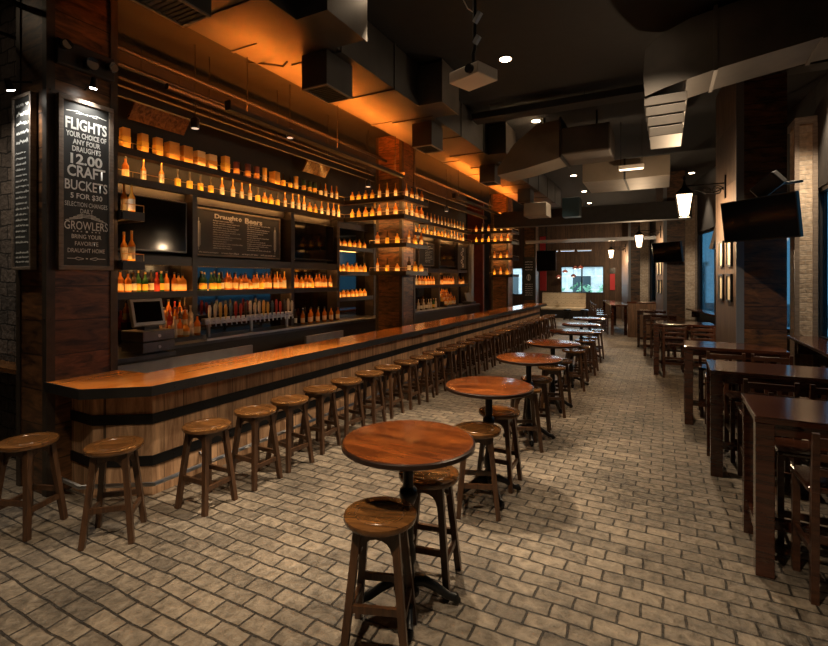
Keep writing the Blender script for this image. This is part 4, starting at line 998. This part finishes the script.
MB().box(-.16,.16,-.01,.01,0,2.7).build('banner_cloth', M['red'], rb); MB().tube([(-.2,0,2.72),(.2,0,2.72)], .02).build('banner_rod', M['pipe'], rb); MB().tube([(0,.0,2.72),(0,.0,ZC-1.5)], .008).build('banner_cord', M['pipe'], rb)
rl_ = empty('wall_banner', (-2.35,26.94,1.5), 0, 'small red pennant with black top on the end wall', 'banner')
MB().box(-.12,.12,-.02,.0,0,.85).build('pennant_cloth', M['red'], rl_); MB().box(-.14,.14,-.04,.02,.85,1.15).build('pennant_top', M['tvframe'], rl_)
for i, (x, y, z) in enumerate(((-4.85,25.6,2.15),(-4.45,25.2,2.42),(-4.05,25.8,2.62),(-3.75,25.5,2.62),(-4.2,26.2,2.2))):
    o = empty('pendant_lamp', (x,y,z), 0, 'dark dome pendant lamp before the far window, %s from the bar side' % ORD[i], 'lamp', 'dome pendants before the far window')
    MB().lathe([(.15,0),(.13,.07),(.07,.12),(.02,.15)], 14).build('shade', M['redwall'], o, smooth=True); MB().lathe([(.04,-.02),(.05,.02),(.02,.06)], 8).build('bulb', M['lampdim'], o); MB().tube([(0,0,.14),(0,0,ZC-z)], .006).build('cord', M['pipe'], o)
# ------------------------------------------------------------------ lanterns
def lantern(lx, ly, z, bx, by, label, power):
    o = empty('wall_lantern', (lx,ly,z), 0, label, 'lantern', 'wall lanterns on the piers')
    h = .36; wt, wb_ = .125, .075
    for sx, sy in ((1,1),(1,-1),(-1,-1),(-1,1)): MB().beam((sx*wb_,sy*wb_,0),(sx*wt,sy*wt,h),.014,.014).build('corner_bar', M['iron'], o)
    MB().lathe([(wb_*1.2,.005),(wt*1.28,h-.005)], 4, rot=math.pi/4).build('glass', M['lampglass'], o)
    MB().lathe([(wb_*1.5,-.02),(wb_*1.5,.004)], 4, rot=math.pi/4).build('bottom_frame', M['iron'], o)
    MB().lathe([(wt*1.5,h),(wt*1.45,h+.02),(.05,h+.13),(.035,h+.17),(.02,h+.24),(.035,h+.27),(.005,h+.33)], 4, rot=math.pi/4).build('roof', M['iron'], o)
    dx, dy = bx-lx, by-ly
    br = MB(); zt = h+.10
    br.tube([(0,0,zt+.05),(dx*.3,dy*.3,zt+.05),(dx,dy,zt+.05)], .014, 8)
    br.tube([(dx*.25+dx*.7*t/14, dy*.25+dy*.7*t/14, zt-.02-.10*math.sin(t/14*math.pi)*(.5+t/28)) for t in range(15)], .010, 6)
    for cx, rr in ((.80,.085),(.55,.06)):
        br.tube([(dx*cx+rr*math.cos(t*.45)*(1-t*.03)*(1 if dx > 0 else -1), dy*cx, zt-.06+rr*math.sin(t*.45)*(1-t*.03)) for t in range(20)], .009, 6)
    br.build('scroll_bracket', M['iron'], o, smooth=True)
    MB().box(dx-.02,dx+.012,dy-.04,dy+.04,zt-.2,zt+.18,bev=.004).build('back_plate', M['iron'], o)
    l = bpy.data.lights.new('lantern_bulb', 'POINT'); l.energy = power; l.color = (1.0,.70,.42); l.shadow_soft_size = .05
    q = bpy.data.objects.new('lantern_bulb', l); COL.objects.link(q); q.parent = o; q.location = (0,0,-.10)
lantern(.32,9.3,3.15,.915,9.3,'lit wall lantern on the pier nearest the high tables',170)
lantern(-.68,16.9,3.12,-.06,16.9,'lit wall lantern on the second pier',150)
lantern(-2.2,24.6,3.1,-1.57,24.6,'lit wall lantern on the third pier',150)
# televisions on the piers, speaker, picture frames
def pier_tv(x, y, z, rz, w, h, label, arm):
    o = empty('television', (x,y,z), rz, label, 'television', 'televisions on the piers')
    mb = MB(); mb.T = Matrix.Rotation(R(8),4,'X'); mb.box(0,w,0,.06,-h/2,h/2,bev=.008); mb.build('housing', M['tvframe'], o)
    mb = MB(); mb.T = Matrix.Rotation(R(8),4,'X'); mb.box(.015,w-.015,-.004,.001,-h/2+.02,h/2-.015); mb.build('screen', M['tv'], o)
    MB().tube([(w/2,.06,0), arm], .025).build('wall_arm', M['iron'], o)
def loc2(x, y, z, rz, p):
    d = Vector(p)-Vector((x,y,z)); return Matrix.Rotation(-rz,3,'Z') @ d
a1 = (.77,8.30,2.90,R(-46)); pier_tv(*a1, 1.06, .585, 'tilted black television on the pier nearest the high tables', loc2(*a1, (1.32,8.585,2.95)))
a2 = (-.28,16.1,2.86,R(-46)); pier_tv(*a2, 1.06, .60, 'tilted black television on the second pier', loc2(*a2, (.30,16.39,2.9)))
bt_ = empty('television', (1.02,12.0,3.05), R(60), 'narrow tilted television seen edge-on between first and second pier', 'television', 'televisions on the piers')
mb = MB(); mb.T = Matrix.Rotation(R(14),4,'X'); mb.box(-.1,.75,-.035,.035,-.34,.36,bev=.008); mb.build('housing', M['boardframe'], bt_)
mb = MB(); mb.T = Matrix.Rotation(R(14),4,'X'); mb.box(-.07,.72,.036,.04,-.31,.33).box(-.07,.72,-.04,-.036,-.31,.33); mb.build('screen', M['tv'], bt_)
MB().tube([(.4,0,.3),(.4,0,ZC-3.05)], .02).build('mount_pole', M['iron'], bt_)
spk = empty('loudspeaker', (1.35,8.33,3.42), R(-35), 'black and white loudspeaker bracketed above the tilted television', 'speaker')
mb = MB(); mb.T = Matrix.Rotation(R(-35),4,'Y') @ Matrix.Rotation(R(20),4,'X'); mb.box(-.20,.16,-.10,.12,-.10,.12,bev=.02); mb.build('speaker_cabinet', M['tvframe'], spk)
mb = MB(); mb.T = Matrix.Rotation(R(-35),4,'Y') @ Matrix.Rotation(R(20),4,'X'); mb.box(-.205,-.201,-.085,.105,-.085,.105); mb.build('speaker_grille', M['white'], spk)
MB().tube([(.1,.05,0),(.22,.38,.05)], .02).build('bracket', M['iron'], spk)
def frames(a, u, nn, t0, zs, which):
    for zi, z in enumerate(zs):
        for k in range(2):
            p = Vector(a) + u*(t0[k]) + nn*.014
            rz = math.atan2(-u.y, -u.x)
            o = empty('picture_frame', (p.x, p.y, z), rz, 'small framed print on the %s pier, %s row, %s side' % (which, ('upper','lower')[zi], ('television','lantern')[k]), 'picture', 'framed prints on the piers')
            w, h = .30, .44
            f = MB()
            for b in ((0,w,0,.03),(0,w,h-.03,h),(0,.03,.03,h-.03),(w-.03,w,.03,h-.03)): f.box(b[0],b[1],-.03,0,b[2],b[3])
            f.build('frame', M['iron'], o); MB().box(.03,w-.03,-.012,-.002,.03,h-.03).build('print', M['paper'], o)
frames((1.0,8.6), u1, n1, (.55,1.10), (2.28,1.72), 'nearest')
frames((.03,16.4), u2, n2, (.62,1.15), (2.2,1.62), 'second')
# ------------------------------------------------------------------ daylight, camera, render look
w = bpy.data.worlds.new('street_sky'); scn.world = w; w.use_nodes = True
bg = w.node_tree.nodes['Background']; bg.inputs[0].default_value = (.62,.80,.90,1); bg.inputs[1].default_value = 5.0
cam = bpy.data.cameras.new('camera'); co = bpy.data.objects.new('camera', cam); COL.objects.link(co)
cam.sensor_width = 36; cam.lens = 475/828*36; cam.shift_y = -44/828; cam.clip_end = 200
co.location = (0,0,2.08); co.rotation_euler = (R(90),0,math.atan(249/475))
scn.camera = co
scn.view_settings.view_transform = 'Standard'; scn.view_settings.look = 'None'; scn.view_settings.exposure = 0.0; scn.view_settings.gamma = 1.0
scn.view_settings.use_curve_mapping = False
cy = scn.cycles; cy.use_denoising = True; cy.max_bounces = 6; cy.diffuse_bounces = 3; cy.glossy_bounces = 3; cy.transmission_bounces = 4; cy.sample_clamp_indirect = 4; cy.use_light_tree = True
cy.caustics_reflective = False; cy.caustics_refractive = False
